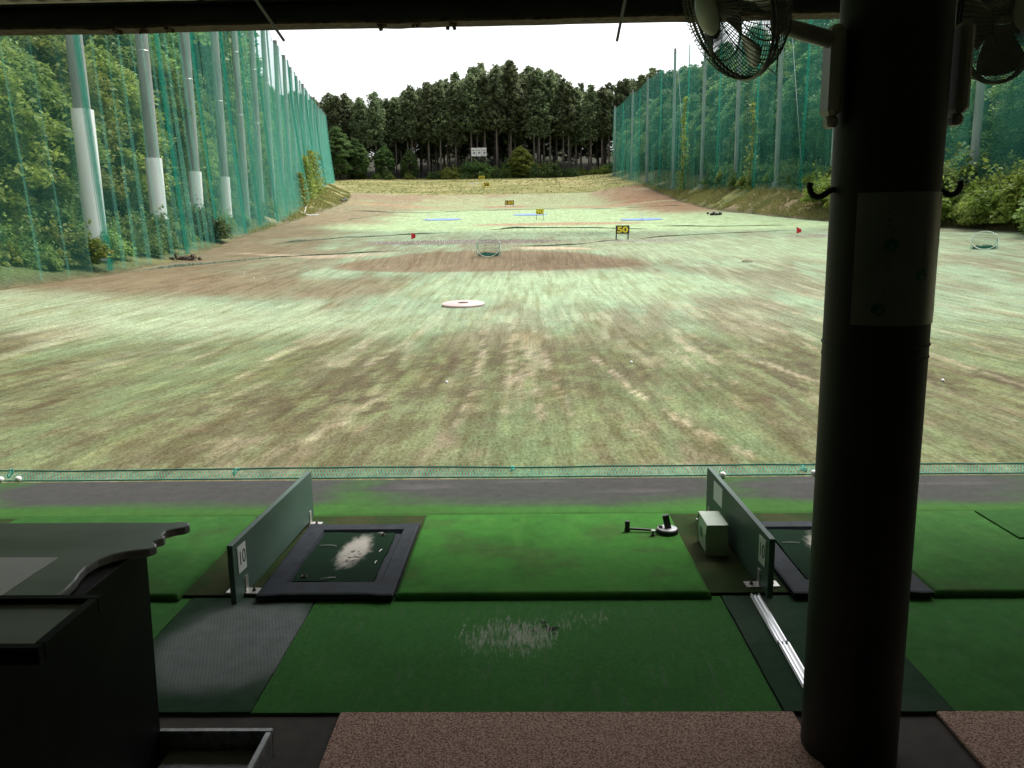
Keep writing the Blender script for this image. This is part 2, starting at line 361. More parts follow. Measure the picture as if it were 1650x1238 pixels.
def H(x,y):
    x=np.asarray(x,float);y=np.asarray(y,float)
    c=_it(y,PC);L=_it(y,PL);R=_it(y,PR)
    z=c+_it(y,PDL)*ss((x/L-.45)/.55)*(x<0)+_it(y,PDR)*ss((x/R-.45)/.55)*(x>0)
    fl=np.interp(y,[-40,8,20,150,200,300],[0,.3,1,.9,.35,.3])
    dl=np.maximum(L-x,0); dr=np.maximum(x-R,0)
    bl=np.where(dl<3.5,np.interp(y,[0,50,75],[.28,.3,.52])*dl,np.interp(y,[0,50,75],[.98,1.05,1.82])+.26*(dl-3.5)); bl=np.minimum(bl,12)
    br=np.where(dr<5,.58*dr,2.9+.3*(dr-5)); br=np.minimum(br,13)
    z=z+fl*(bl+br)
    # gentle knoll under the far wood
    z=z+4.5*np.exp(-((x+8)/26)**2)*ss((y-222)/25)
    # target mound and terrace steps on the field
    z=z+.35*np.exp(-(((x+1.6)/6.5)**2+((y-35)/3.2)**2)**2)
    return z
def Hf(x, y): return float(H(x, y))
def Lf(y): return float(_it(y, PL))
def Rf(y): return float(_it(y, PR))
def pole_x(y): return -14.2 - .196*max(y-27, 0)

# ================================================================== SETTING
def grid_mesh(name, X, Y, Z, mats, colors, smooth=True):
    ny, nx = X.shape
    V = np.stack([X, Y, Z], -1).reshape(-1, 3)
    i = np.arange(ny*nx).reshape(ny, nx)
    Fq = np.stack([i[:-1, :-1], i[:-1, 1:], i[1:, 1:], i[1:, :-1]], -1).reshape(-1, 4)
    return quads_mesh(name, V, mats, Fq, None if colors is None else colors.reshape(-1, 3), smooth)

def build_ground():
    xs = np.concatenate([[-900, -500, -300, -200, -150, -120, -100, -85], np.arange(-72, 62, .8), [70, 85, 100, 120, 150, 200, 300, 500, 900]])
    ys = np.concatenate([[-300, -150, -80, -40, -20, -8, 0, 3, 5], np.arange(5.6, 60, .8), np.arange(60, 262, 1.2), [270, 290, 320, 380, 480, 700, 1200]])
    X, Y = np.meshgrid(xs, ys); Z = H(X, Y)
    L = _it(Y, PL); Rr = _it(Y, PR)
    ins = np.minimum(X-L, Rr-X)
    Z = Z - .35*ss((ins-.3)/1.2)*(Y < 148) + .12*(fbm(X*.8, Y*.8, 5)-.5)*(ins < -.4)
    mead = np.ones(X.shape + (3,))*np.array([.215, .21, .078])
    mead = mixc(mead, (.29, .26, .115), smo(.45, .62, fbm(X*.12, Y*.2, 9)))
    mead = mixc(mead, (.16, .175, .06), smo(.52, .68, fbm(X*.2+9, Y*.3, 19)))
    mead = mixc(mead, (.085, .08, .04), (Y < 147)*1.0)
    bank = np.ones(X.shape + (3,))*np.array([.26, .25, .09])
    bank = mixc(bank, (.38, .29, .17), smo(.44, .6, fbm(X*.25, Y*.12, 33)))
    bank = mixc(bank, (.13, .16, .05), smo(.52, .66, fbm(X*.5, Y*.4, 41)))
    out = smo(0, -1.0, ins)*(Y < 165)
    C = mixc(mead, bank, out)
    C = mixc(C, (.05, .085, .025), (X < 0)*smo(-.3, -1, ins)*(1-smo(48, 62, Y))*.9)
    wood = np.maximum(smo(-4.5, -7, ins)*(Y < 230), smo(206, 212, Y+2*(fbm(X*.3, Y*.3, 3)-.5)))
    C = mixc(C, (.035, .035, .018), wood)
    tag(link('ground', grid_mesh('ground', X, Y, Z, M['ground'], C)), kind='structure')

def build_turf():
    u = np.linspace(0, 1, 620)
    ys = [5.25]
    while ys[-1] < 150: ys.append(ys[-1] + max(.075, .0105*ys[-1]))
    ys = np.array(ys)
    L = _it(ys, PL); Rr = _it(ys, PR)
    L = L + .35*(fbm(ys*.5, ys*0, 71)-.5); Rr = Rr + .5*(fbm(ys*.4, ys*0, 72)-.5)
    X = L[:, None] + (Rr-L)[:, None]*u[None]; Y = np.repeat(ys[:, None], len(u), 1)
    Yb = Y + .0
    Z = H(X, Y) + .035 + .03*(fbm(X*.7, Y*.5, 2)-.5)*smo(5.5, 8, Y)
    x, y = X, Y
    f1 = fbm(x*.45, y*.16, 101); f2 = fbm(x*1.6, y*.3, 102); f3 = fbm(x*4.0+.6*np.sin(y*.6), y*.35, 103); f4 = fbm(x*.25, y*.3, 104); cross = fbm(x*3, y*1.2, 105); f5 = fbm(x*7, y*2.2, 106); f6 = fbm(x*9, y*2.2, 107)
    C = np.ones(X.shape + (3,))*np.array([.205, .278, .182])
    # close to the bays: mossy green worn through to brown
    near = 1-smo(11, 18, y + 4*(f4-.5))
    C = mixc(C, (.12, .158, .07), near*.9)
    C = mixc(C, (.122, .106, .06), near*smo(.37, .56, f1*.45+f2*.35+f5*.2)*.8)
    band = smo(7.0, 8.8, y+1.5*(f2-.5))*(1-smo(12, 16, y+3*(f1-.5)))
    C = mixc(C, (.07, .055, .03), band*smo(.36, .6, f1*.4+f2*.2+cross*.15+f6*.25)*.95)
    C = mixc(C, (.16, .2, .08), band*smo(.5, .7, f5*.6+f2*.4)*.6)
    C = mixc(C, (.2, .25, .12), smo(.5, .62, f6)*(1-smo(14, 24, y))*.45); C = mixc(C, (.1, .085, .04), smo(.5, .6, fbm(x*8+3, y*1.8, 108))*(1-smo(12, 20, y))*.35)
    # brown drift fields further out
    midb = smo(12, 15, y)*(1-smo(40, 60, y))
    C = mixc(C, (.17, .155, .1), midb*smo(.44, .6, f1*.5+f2*.5)*.75)
    # dusty scuffs running down the field
    C = mixc(C, (.27, .22, .155), smo(.55, .73, f3*.4+f2*.15+f5*.45)*(1-smo(16, 30, y))*.5)
    C = mixc(C, (.3, .33, .22), smo(.57, .68, f3)*smo(10, 14, y)*(1-smo(30, 45, y))*.5)
    def scuff(pts, wd, st=.9):
        nonlocal C
        py = [p[1] for p in pts]; px = [p[0] for p in pts]
        o = np.argsort(py); cx = np.interp(y, np.array(py)[o], np.array(px)[o]) + .12*(fbm(y*1.2, y*0, int(wd*1000)+5)-.5)
        mk = (1-smo(.35, 1, np.abs(x-cx)/(wd*(.5+fbm(y*.9, y*0, 8)))))*smo(min(py), min(py)+.3, y)*(1-smo(max(py)-1, max(py), y))
        C = mixc(C, (.38, .335, .24), mk*st*.8*smo(.35, .62, fbm(x*9, y*3.5, 61)))
    scuff([(.95, 12.4), (1.2, 9.06), (1.45, 7.42), (1.73, 6.28), (1.72, 5.9)], .075)
    scuff([(.2, 13), (.35, 9.5), (.42, 7.6)], .06, .7); scuff([(2.6, 16), (3.4, 10), (3.7, 8)], .08, .6)
    scuff([(5.4, 22), (6, 15), (6.4, 12)], .14, .7); scuff([(-1.6, 9.5), (-1.75, 7.6), (-2.0, 6.6)], .13, .55)
    scuff([(3.6, 20), (4.6, 15), (5.0, 11)], .1, .6); scuff([(-2.0, 20), (-2.1, 14), (-2.3, 11)], .1, .5); scuff([(.6, 9), (.8, 7.8), (1.0, 6.8)], .09, .6)
    rs = np.random.default_rng(4)
    for k in range(26):
        x0_ = rs.uniform(-7, 11); a_ = rs.uniform(5.8, 11); b_ = a_+rs.uniform(2, 9); fan_ = x0_*.022+rs.uniform(-.03, .03)
        scuff([(x0_, a_), (x0_+fan_*(b_-a_)*.5+rs.uniform(-.08, .08), (a_+b_)/2), (x0_+fan_*(b_-a_), b_)], rs.uniform(.05, .085), rs.uniform(.3, .75))
    # pale belts
    C = mixc(C, (.27, .325, .21), ell(x, y, -9, 17.2, 8, 2.4, .5)*.75)
    C = mixc(C, (.29, .38, .24), ell(x, y, 1.2, 24.2, 4.6, 4.0, .5)*.85)
    C = mixc(C, (.275, .35, .225), ell(x, y, 11, 38, 10, 7, .5)*.7)
    # brown shoulder along the left edge
    lf = x/_it(y, PL)
    C = mixc(C, (.145, .115, .068), smo(.55, .9, lf+.35*(f1-.5))*smo(17, 21, y)*(1-smo(72, 110, y))*.9)
    C = mixc(C, (.16, .125, .075), (1-smo(.5, 1.3, np.abs(y-23.5-.25*(x+9))/3.2))*(x < -3)*smo(-3, -5, x)*.75)
    # target mound, grey flat by the red flag, sand
    C = mixc(C, (.175, .138, .088), ell(x, y, -1.6, 31.4, 6.2, 2.7, .10, .06)*.97)
    C = mixc(C, (.125, .092, .054), ell(x, y, 1.6, 31.0, 2.9, 2.1, .5)*.7)
    C = mixc(C, (.155, .135, .122), ell(x, y, -3.6, 44.6, 5.4, 1.9, .2)*.9)
    C = mixc(C, (.45, .36, .26), ell(x, y, 1.1, 35.4, 1.7, .9, .35)*.9)
    C = mixc(C, (.4, .32, .24), ell(x, y, -9.0, 34.5, 3.2, .7, .5)*.7)
    C = mixc(C, (.1, .145, .085), ell(x, y, 4.2, 51.5, 3.8, 2.6, .3)*.75*smo(.35, .6, fbm(x*2, y*1.2, 12)))
    C = mixc(C, (.22, .22, .19), ell(x, y, 6.4, 43.6, 2.6, 1.0, .3)*.8)
    C = mixc(C, (.2, .19, .165), ell(x, y, 16.2, 44.2, 2.6, .9, .3)*.8)
    # the newer mint coloured turf beyond the terraces
    mint = smo(52, 60, y+.25*x)*(1-smo(106, 107.5, y))*smo(-17.5, -14, x)
    C = mixc(C, (.32, .43, .25), mint*.9)
    C = mixc(C, (.27, .30, .17), smo(107, 108.5, y)*.85)
    C = mixc(C, (.23, .19, .12), smo(60, 75, y)*smo(.52, .72, lf+.25*(f4-.5))*.8)
    C = mixc(C, (.30, .215, .135), np.maximum(ell(x, y, -18, 119, 9.5, 4.5, .15), ell(x, y, 12.8, 113, 8.5, 4, .15))*.9)
    C = mixc(C, (.33, .235, .155), ell(x, y, 2.6, 67.5, 7.4, 3.0, .15)*.9)
    C = mixc(C, (.3, .17, .125), ell(x, y, -3.2, 120, 3.8, 4, .2)*.9)
    rf = x/_it(y, PR)
    C = mixc(C, (.22, .115, .07), smo(.5, .8, rf+.3*(f4-.5))*smo(76, 92, y)*(x > 0)*.85)
    C = mixc(C, (.25, .18, .12), smo(128, 142, y+8*(f4-.5))*.7*smo(.4, .6, fbm(x*.12, y*.1, 55)))
    C = mixc(C, (.3, .35, .2), smo(.5, .62, fbm(x*.2, y*.12, 77))*smo(108, 112, y)*.5)
    me = grid_mesh('turf', X, Y, Z, M['turf'], C)
    t = tag(link('turf', me), kind='structure')
    # torn lips where one sheet of turf overlaps the next
    def seam(pts, h, d):
        P = []
        for a, b in zip(pts[:-1], pts[1:]):
            k = max(2, int(math.hypot(b[0]-a[0], b[1]-a[1])/.35))
            for i in range(k): P.append((a[0]+(b[0]-a[0])*i/k, a[1]+(b[1]-a[1])*i/k))
        P.append(pts[-1]); P = np.array(P); s = np.arange(len(P))*.35
        P[:, 1] += .5*(fbm(s*.35, s*0, int(h*999)) - .5) + .12*(fbm(s*2, s*0, 4)-.5)
        hh = h*np.clip(1.7*fbm(s*.5, s*0, 21)-.4, .06, 1.3) * np.minimum(1, np.minimum(np.arange(len(P)), np.arange(len(P))[::-1])/4)
        z = H(P[:, 0], P[:, 1]) + .035
        rows = [(0, -.03), (-.06, hh*.75), (.05, hh), (d*.5, hh*.6), (d, -.03)]
        V = []
        for dy, dz in rows: V.append(np.stack([P[:, 0], P[:, 1]+dy*np.ones(len(P)), z+dz], -1))
        V = np.stack(V, 0); k = len(P)
        i = np.arange(5*k).reshape(5, k); Fq = np.stack([i[:-1, :-1], i[:-1, 1:], i[1:, 1:], i[1:, :-1]], -1).reshape(-1, 4)
        mi = np.repeat(np.array([0, 0, 1, 1]), k-1)
        ms = quads_mesh('seam', V.reshape(-1, 3), [M['turf_back'], M['turf_lip']], Fq, None, False)
        ms.polygons.foreach_set('material_index', mi.astype(np.int32))
        link('seam', ms, t)
    seam([(-12.6, 25.2), (-10.5, 33.5), (-8.2, 36.6), (-5.5, 38.2), (-1.5, 39.6), (2.5, 41.5), (5, 44.5)], .11, .7)
    seam([(5.8, 44.8), (8.4, 47.5), (12, 49.2), (17, 50)], .06, .6)
    seam([(-12.8, 40.5), (-10.8, 48.7), (-8.4, 52.5), (-5.2, 55.6)], .13, .8)
    seam([(-2.8, 58.5), (-1.0, 60.4), (2, 60.2), (5, 58.6), (8.5, 56)], .14, .9)
    seam([(9.5, 61), (14, 58), (18.5, 57)], .08, .8)
    seam([(-17, 76), (-16.6, 88), (-16.2, 100), (-19, 125), (-22.5, 147)], .08, .8)
    seam([(-21, 96), (-16.2, 97.5), (-8, 105), (2, 107.5), (12, 104), (19, 99)], .09, 1.2)
    return t
M['turf_lip'] = material('turf_lip', (.22, .28, .15), (.36, .34, .23), 3, .95, .4, 30)
build_ground(); TURF = build_turf()

# floor of the tee line: slab edge stops just before the turf
fl = MB(); fl.bbox(-18, 18, -5, 5.22, -.3, 0)
tag(fl.build('floor', M['floor']), kind='structure')

# ================================================================== BUILDING
bld = tag(empty('shelter', (0, 4.9, 0)), 'dark open-fronted driving range shelter with steel header beam and round column', 'building')
def inb(mb, name, mat, parent=bld, smooth=False):
    o = mb.build(name, mat, parent, smooth)
    o.matrix_parent_inverse = Matrix.Translation((0, -4.9, 0)) if parent is bld else Matrix.Identity(4)
    return o
m = MB()     # roof sheet with corrugated profile
xs = np.arange(-18, 18.01, .075); zz = [.012*math.sin(2*math.pi*x/.15+.8) for x in xs]
vs = []; fs = []
yb = [(-5.2, 2.86), (4.98, 3.0)]
for yy, z0 in yb:
    for x, dz in zip(xs, zz): vs.append((x, yy, z0+dz))
for yy, z0 in yb:
    for x, dz in zip(xs, zz): vs.append((x, yy, z0+.02+dz))
n = len(xs)
for i in range(n-1):
    fs += [(i, n+i, n+i+1, i+1), (2*n+i, 2*n+i+1, 3*n+i+1, 3*n+i), (n+i, 3*n+i, 3*n+i+1, n+i+1), (i, i+1, 2*n+i+1, 2*n+i)]
m.add(vs, fs); inb(m, 'roof', M['ceiling'], smooth=True)
m = MB(); m.bbox(-18, 18, -5.12, -5.0, 0, 2.83); inb(m, 'back_wall', M['wall_back'])
for s in (-1, 1):
    m = MB(); m.bbox(s*18-.06+s*.07, s*18+.06+s*.07, -5.0, 4.85, 0, 2.85); inb(m, 'side_wall', M['wall_back'])
m = MB()     # header beam: a channel with flanges
m.bbox(-18, 18, 4.86, 4.875, 2.84, 2.965); m.bbox(-18, 18, 4.80, 4.859, 2.952, 2.966)
beam = inb(m, 'beam', M['beam'])
m = MB()
xs = np.arange(-18, 18, .04); pr = []
f = fbm(xs*1.7, xs*0, 3); f9 = fbm(xs*9, xs*0, 5)
for i in range(len(xs)-1):
    d = .006 + .010*max(0, f[i]-.42)*6*(f9[i]) ; d2 = .006 + .010*max(0, f[i+1]-.42)*6*(f9[i+1])
    pr.append((xs[i], d)); 
vs = []
for x, d in pr: vs += [(x, 4.79, 2.8395), (x, 4.79, 2.834-d), (x, 4.93, 2.834-d*.6), (x, 4.93, 2.8395)]
fs = []
for i in range(len(pr)-1):
    a = i*4
    for k in range(4): fs.append((a+k, a+(k+1) % 4, a+4+(k+1) % 4, a+4+k))
m.add(vs, fs); inb(m, 'rusty_flange', M['rust'])
m = MB()
for k, x in enumerate([-1.86, -.29, -.12, 2.9, -5, 5.2]):
    m = MB(); m.bbox(x-.014, x+.014, 4.87, 4.9, 2.967, 3.0); inb(m, 'stub', M['beam'])
m = MB(); m.box((.93, 4.84, 2.9), (.05, .03, .12), (0, .22, 0)); inb(m, 'stiffener', M['rust'])
for bx, bz in [(-2.2, 2.822), (-2.05, 2.826), (-.82, 2.82), (-.42, 2.815), (-2.35, 2.826), (-.62, 2.824)]:
    m = MB()
    for k in range(9):
        m.box((bx+random.uniform(-.025, .025), 4.83+random.uniform(-.03, .03), bz+random.uniform(-.012, .01)), [random.uniform(.008, .022) for _ in range(3)], [random.uniform(0, 3) for _ in range(3)])
    inb(m, 'debris', M['rust'])
# round column with two hooks
CXc, CYc, CRc = .994, 2.3, .141
def column(cx, cy):
    m = MB(); m.lathe([(CRc, 0), (CRc, .3), (CRc, 1.9), (CRc, 2.97)], 48, (cx, cy, 0)); m.ring((cx, cy, 1.30), CRc, .004, n=40); m.ring((cx, cy, 1.265), CRc, .003, n=40)
    return inb(m, 'column', M['paint_dark'], smooth=True)
colo = column(CXc, CYc)
for k in (-3.8, 5.8): column(CXc+k*1.0, CYc)
for s in (-1, 1):
    m = MB(); pts = [(s*(CRc+a), 0, b) for a, b in ((-.01, .004), (.008, .001), (.02, -.007), (.032, -.015), (.044, -.017), (.056, -.012), (.064, -.001), (.067, .012), (.064, .022))]
    m.tube(pts, .0085, 8)
    o = m.build('hook', M['black_plastic'], colo, True); o.location = (CXc, CYc, 1.725)
# ================================================================== TEE LINE OBJECTS
def text_mesh(txt, size, mat, extrude=.0, bold=0.0, sx=1.0):
    cu = bpy.data.curves.new('t', 'FONT'); cu.body = txt; cu.size = size; cu.extrude = extrude; cu.offset = bold
    cu.align_x = 'CENTER'; cu.align_y = 'CENTER'; cu.resolution_u = 4
    ob = bpy.data.objects.new('t', cu); COL.objects.link(ob)
    dg = bpy.context.evaluated_depsgraph_get(); me = bpy.data.meshes.new_from_object(ob.evaluated_get(dg))
    bpy.data.objects.remove(ob); bpy.data.curves.remove(cu)
    me.materials.clear(); me.materials.append(mat)
    if sx != 1.0:
        for v in me.vertices: v.co.x *= sx
    me.name = 'digits'
    return me

def slab(name, x0, x1, y0, y1, z0, z1, cf, mat, res=.01, edge=.0, wob=.0, parent=None, dz=None, extra=None):
    nx = max(3, int((x1-x0)/res)); ny = max(3, int((y1-y0)/res))
    X, Y = np.meshgrid(np.linspace(x0, x1, nx), np.linspace(y0, y1, ny))
    Z = np.full(X.shape, float(z1))
    d = np.minimum(np.minimum(X-x0, x1-X), np.minimum(Y-y0, y1-Y))
    if edge: Z -= edge*(1-np.sqrt(1-(1-np.clip(d/(edge*1.3), 0, 1))**2))
    if dz is not None: Z += dz(X, Y)
    C = cf(X, Y)
    if wob:
        fx = wob*(fbm(Y*7, Y*0, 5)-.5); fy = wob*(fbm(X*7, X*0, 6)-.5)
        X = X + fx*2; Y = Y + fy*2
    V = np.stack([X, Y, Z], -1); i = np.arange(nx*ny).reshape(ny, nx)
    Fq = [np.stack([i[:-1, :-1], i[:-1, 1:], i[1:, 1:], i[1:, :-1]], -1).reshape(-1, 4)]
    # skirts
    b = np.concatenate([i[0, :], i[1:, -1], i[-1, -2::-1], i[-2:0:-1, 0]]); nb = len(b)
    VB = V.reshape(-1, 3)[b].copy(); VB[:, 2] = z0; j = np.arange(nb)+nx*ny
    Fq.append(np.stack([b, j, np.roll(j, -1), np.roll(b, -1)], -1))
    Fq = np.concatenate(Fq)
    Vv = np.concatenate([V.reshape(-1, 3), VB]); Cc = np.concatenate([C.reshape(-1, 3), C.reshape(-1, 3)[b]])
    c = np.array([(x0+x1)/2, (y0+y1)/2, z0])
    me = quads_mesh(name, Vv-c, mat, Fq, Cc, True); me.set_sharp_from_angle(angle=R(50))
    return link(name, me, parent, tuple(c))

P = 2.405
A3 = np.array
def const(c): return lambda X, Y: np.ones(X.shape+(3,))*A3(c)
# --- carpets laid over the slab
def plat_col(X, Y):
    C = np.ones(X.shape+(3,))*A3((.025, .045, .012))
    return mixc(C, (.05, .05, .02), smo(.45, .62, fbm(X*5, Y*4, 2))*.6)
o = slab('platform_carpet', -8, 8, 3.405, 4.46, 0.001, .022, plat_col, M['carpet'], .02); tag(o, kind='structure')
def apron_col(X, Y):
    C = np.ones(X.shape+(3,))*A3((.045, .12, .026))
    bx = np.abs(((X+P/2-.1) % P)-P/2)                       # distance from the middle of a bay
    f = fbm(X*1.4, Y*9, 31); g = fbm(X*.6, Y*2, 33)
    mid = 1-np.clip(np.abs(Y-4.97)/.42, 0, 1)**3
    wear = mid*(.72+1.0*(g-.45)) * (1-.55*smo(.75, 1.25, bx+.5*(fbm(X*2, Y*4, 35)-.5)))
    C = mixc(C, (.06, .06, .057), smo(.12, .7, wear+.5*(f-.5)))
    C = mixc(C, (.11, .105, .1), smo(.55, .75, f)*smo(.5, .7, wear)*.5)
    C = mixc(C, (.05, .17, .03), smo(.55, .72, fbm(X*1.1+4, Y*1.5, 44))*.5*(1-mid))
    return C
o = slab('apron_carpet', -8, 8, 4.47, 5.2, 0.001, .024, apron_col, M['carpet'], .02, edge=.01); tag(o, kind='structure')

def near_col(b):
    def f(X, Y):
        C = np.ones(X.shape+(3,))*A3((.046, .16, .036))
        C = mixc(C, (.038, .13, .03), smo(.4, .65, fbm(X*2.2, Y*2.2, 7+b))*.6)
        if b == 0:
            st = fbm(X*75, Y*8, 12); st2 = fbm(X*130, Y*22, 13)
            e = np.exp(-(((X-.0)/.26)**2+((Y-3.13-.15*X)/.15)**2)) + .55*np.exp(-(((X+.12)/.2)**2+((Y-2.9)/.16)**2)) + .35*np.exp(-(((X-.35)/.2)**2+((Y-3.2)/.1)**2))
            h = fbm(X*22, Y*22, 77); e2 = np.exp(-(((X-.02)/.17)**2+((Y-3.1)/.07)**2))
            C = mixc(C, (.012, .012, .01), smo(.66, .72, h+.1*e2)*smo(.35, .6, e2))
        C = mixc(C, (.1, .15, .09), smo(.68, .74, fbm(X*60, Y*8, 99))*.35)
        return C
    return f
def tee_col(b):
    base = A3((.046, .17, .028)) if b == 0 else A3((.04, .135, .028))
    def f(X, Y):
        C = np.ones(X.shape+(3,))*base
        C = mixc(C, base*.66, smo(.4, .68, fbm(X*3, Y*3, 17+b))*.6); C = mixc(C, base*A3((1.6, 1.1, 1.3)), smo(.5, .7, fbm(X*14, Y*5, 37+b))*.3); C = mixc(C, (.06, .075, .03), smo(.6, .75, fbm(X*5, Y*7, 47+b))*.35)
        return mixc(C, base*1.25, smo(.5, .75, fbm(X*1.2+b, Y*1.4, 27))*.4)
    return f
def patch_col(b):
    def f(X, Y):
        lx = X - b*P
        C = np.ones(X.shape+(3,))*A3((.026, .06, .032))
        if b == 0:
            wv = .5+.5*np.sin((X*1.0+Y*.35)*2*math.pi/.014)
            wear = smo(.35, .6, fbm(X*2.2, Y*1.6, 51)*.6 + .5*np.exp(-(((X+1.2)/.28)**2+((Y-2.95)/.38)**2)))
            C = mixc(C, (.27, .28, .285), wear*(.45+.5*wv)*.9)
            C = mixc(C, (.02, .02, .02), smo(.66, .72, fbm(X*9, Y*9, 57))*smo(-1.13, -1.05, X+.25*(Y-3)))
        else:
            C = mixc(C, (.045, .075, .05), smo(.45, .7, fbm(X*4, Y*4, 5)))
        return C
    return f
def add_wear(o):
    me = o.data; n = len(me.vertices); co = np.zeros(n*3, np.float32); me.vertices.foreach_get('co', co); co = co.reshape(-1, 3)+np.array(o.location)
    X, Y = co[:, 0], co[:, 1]
    e = .50*np.exp(-(((X+.04)/.40)**2+((Y-3.12-.1*X)/.23)**2)) + .34*np.exp(-(((X+.1)/.25)**2+((Y-2.93)/.2)**2)) + .25*np.exp(-(((X-.4)/.2)**2+((Y-3.2)/.12)**2))
    e = .52*e + .22*(fbm(X*14, Y*5, 3)-.5)*np.clip(e*2.5, 0, 1) + .10
    a = me.attributes.new('Wear', 'FLOAT', 'POINT'); a.data.foreach_set('value', e.astype(np.float32))
bayname = {-1: 'next to the black cabinet', 0: 'in bay 10', 1: 'beyond the round column'}
for b in (-1, 0, 1):
    q = b*P
    o = slab('walkway_mat', -.972+q, .85+q, 2.495, 3.395, 0.001, .010, near_col(b), M['walkway'] if b == 0 else M['carpet'], .0075 if b == 0 else .02)
    if b == 0: add_wear(o)
    tag(o, {-1: 'dark green walkway carpet half hidden behind black cabinet', 0: 'dark green walkway carpet with pale scuffed threadbare spot', 1: 'dark green walkway carpet on the far side of the round column'}[b], 'mat')
    o = slab('strip_mat', -1.548+q, -.976+q, 2.495, 3.392, 0.001, .013, patch_col(b), M['carpet'], .006 if b == 0 else .02, wob=.006)
    if b == -1:
        bpy.data.objects.remove(o)
    else:
        tag(o, {0: 'worn grey ribbed carpet strip beside black cabinet', 1: 'dark green carpet strip under the aluminium rails'}[b], 'mat')
    o = slab('tee_mat', -.615+q, .806+q, 3.362, 4.432, .001, .043, tee_col(b), M['carpet'], .012, edge=.02)
    tag(o, {-1: 'green turf tee mat behind the black cabinet', 0: 'bright green thick turf tee mat in bay 10', 1: 'muted green turf tee mat beyond round column'}[b], 'tee mat')
    if b >= 0:
        m = MB(); z = M['brown_loop']
        m.rbox((0, 0, .008), (1.545, 1.7, .014), .004)
        o = m.build('doormat', M['brown_loop'], None, loc=(.112 if b == 0 else 2.136, 1.64, .001))
        tag(o, {0: 'wide brown loop-pile mat in front of bay 10', 1: 'brown loop-pile mat to the side of the round column'}[b], 'mat')
o = slab('small_mat', 2.53, 3.2, 3.98, 4.40, .0435, .052, const((.03, .1, .022)), M['carpet'], .03)
tag(o, 'small dark green mat lying on the muted green tee mat', 'mat')

# --- rubber hitting trays
def insert_col(sd):
    def f(X, Y):
        C = np.ones(X.shape+(3,))*A3((.008, .024, .012))
        cx = X.mean(); cy = Y.mean()
        e = np.exp(-(((X-cx-.02-.06*(Y-cy))/.085)**2+((Y-cy-.06)/.24)**2)*1.0)
        n = fbm(X*60, Y*30, 5+sd)
        C = mixc(C, (.40, .375, .33), smo(.3, .8, e+.35*(n-.5))*.95)
        dk = fbm(X*70, Y*70, 15+sd); e2 = np.exp(-(((X-cx-.03)/.05)**2+((Y-cy+.01)/.09)**2))
        C = mixc(C, (.06, .055, .05), smo(.6, .68, dk+.08*e2)*smo(.3, .6, e2))
        return C
    return f
for b in (0, 1):
    q = b*P
    tr = tag(empty('rubber_tray', (-.93+q, 3.81, .022)), {0: 'black rubber hitting tray with white-worn insert between divider and bright mat', 1: 'black rubber hitting tray partly hidden by the round column'}[b], 'hitting mat')
    m = MB()
    x0, x1, y0, y1 = -.31, .308, -.465, .465; a0, a1, c0, c1 = -.2, .222, -.315, .35
    O = [(x0, y0), (x0+.06, y0+.0), (x0+.12, y0+.012), (x1-.12, y0+.012), (x1-.06, y0), (x1, y0), (x1, y1), (x1-.06, y1), (x1-.12, y1-.014), (x0+.12, y1-.014), (x0+.06, y1), (x0, y1)]
    I = [(a0, c0), (a0+.03, c0), (a0+.09, c0), (a1-.09, c0), (a1-.03, c0), (a1, c0), (a1, c1), (a1-.03, c1), (a1-.09, c1), (a0+.09, c1), (a0+.03, c1), (a0, c1)]
    k = len(O); zt, zi = .022, .004
    vs = [(x, y, 0) for x, y in O] + [(x, y, zt) for x, y in O] + [(x*.97+.0, y*.975, zt+.004) for x, y in O] + [(x+(.012 if x < 0 else -.012)*-1, y+(.012 if y < 0 else -.012)*-1, zt+.004) for x, y in I] + [(x, y, zi) for x, y in I]
    fs = []
    for L_ in range(4):
        for i in range(k): fs.append((L_*k+i, L_*k+(i+1) % k, (L_+1)*k+(i+1) % k, (L_+1)*k+i))
    fs.append(list(range(4*k, 5*k)))
    m.add(vs, fs); m.build('tray_frame', M['rubber'], tr)
    ins = slab('insert', -.196, .19, -.30, .335, .005, .018, insert_col(b), M['rubber_insert'], .006, wob=.012, dz=lambda X, Y: .004*(fbm(X*6, Y*6, 3)-.5), parent=tr)
    for (x, y, L_, a) in [(-.13, .14, .09, -.2), (-.03, -.285, .07, .1), (.17, -.1, .02, 1.4), (.165, .05, .02, 1.2), (.11, .31, .03, 0)]:
        m = MB(); m.tube([(x+L_*t*math.cos(a)-L_*.5, y+L_*t*math.sin(a)+.012*t*t, .0215+.004*math.sin(3*t)) for t in (0, .3, .6, .85, 1)], .0022, 5); m.build('frayed_thread', M['white'], tr)
    for (x, y) in [(-.15, -.25), (.13, .29)]:
        m = MB(); m.ring((x, y, .0215), .012, .003, n=14, m=5); m.build('eyelet', M['bolt'], tr)

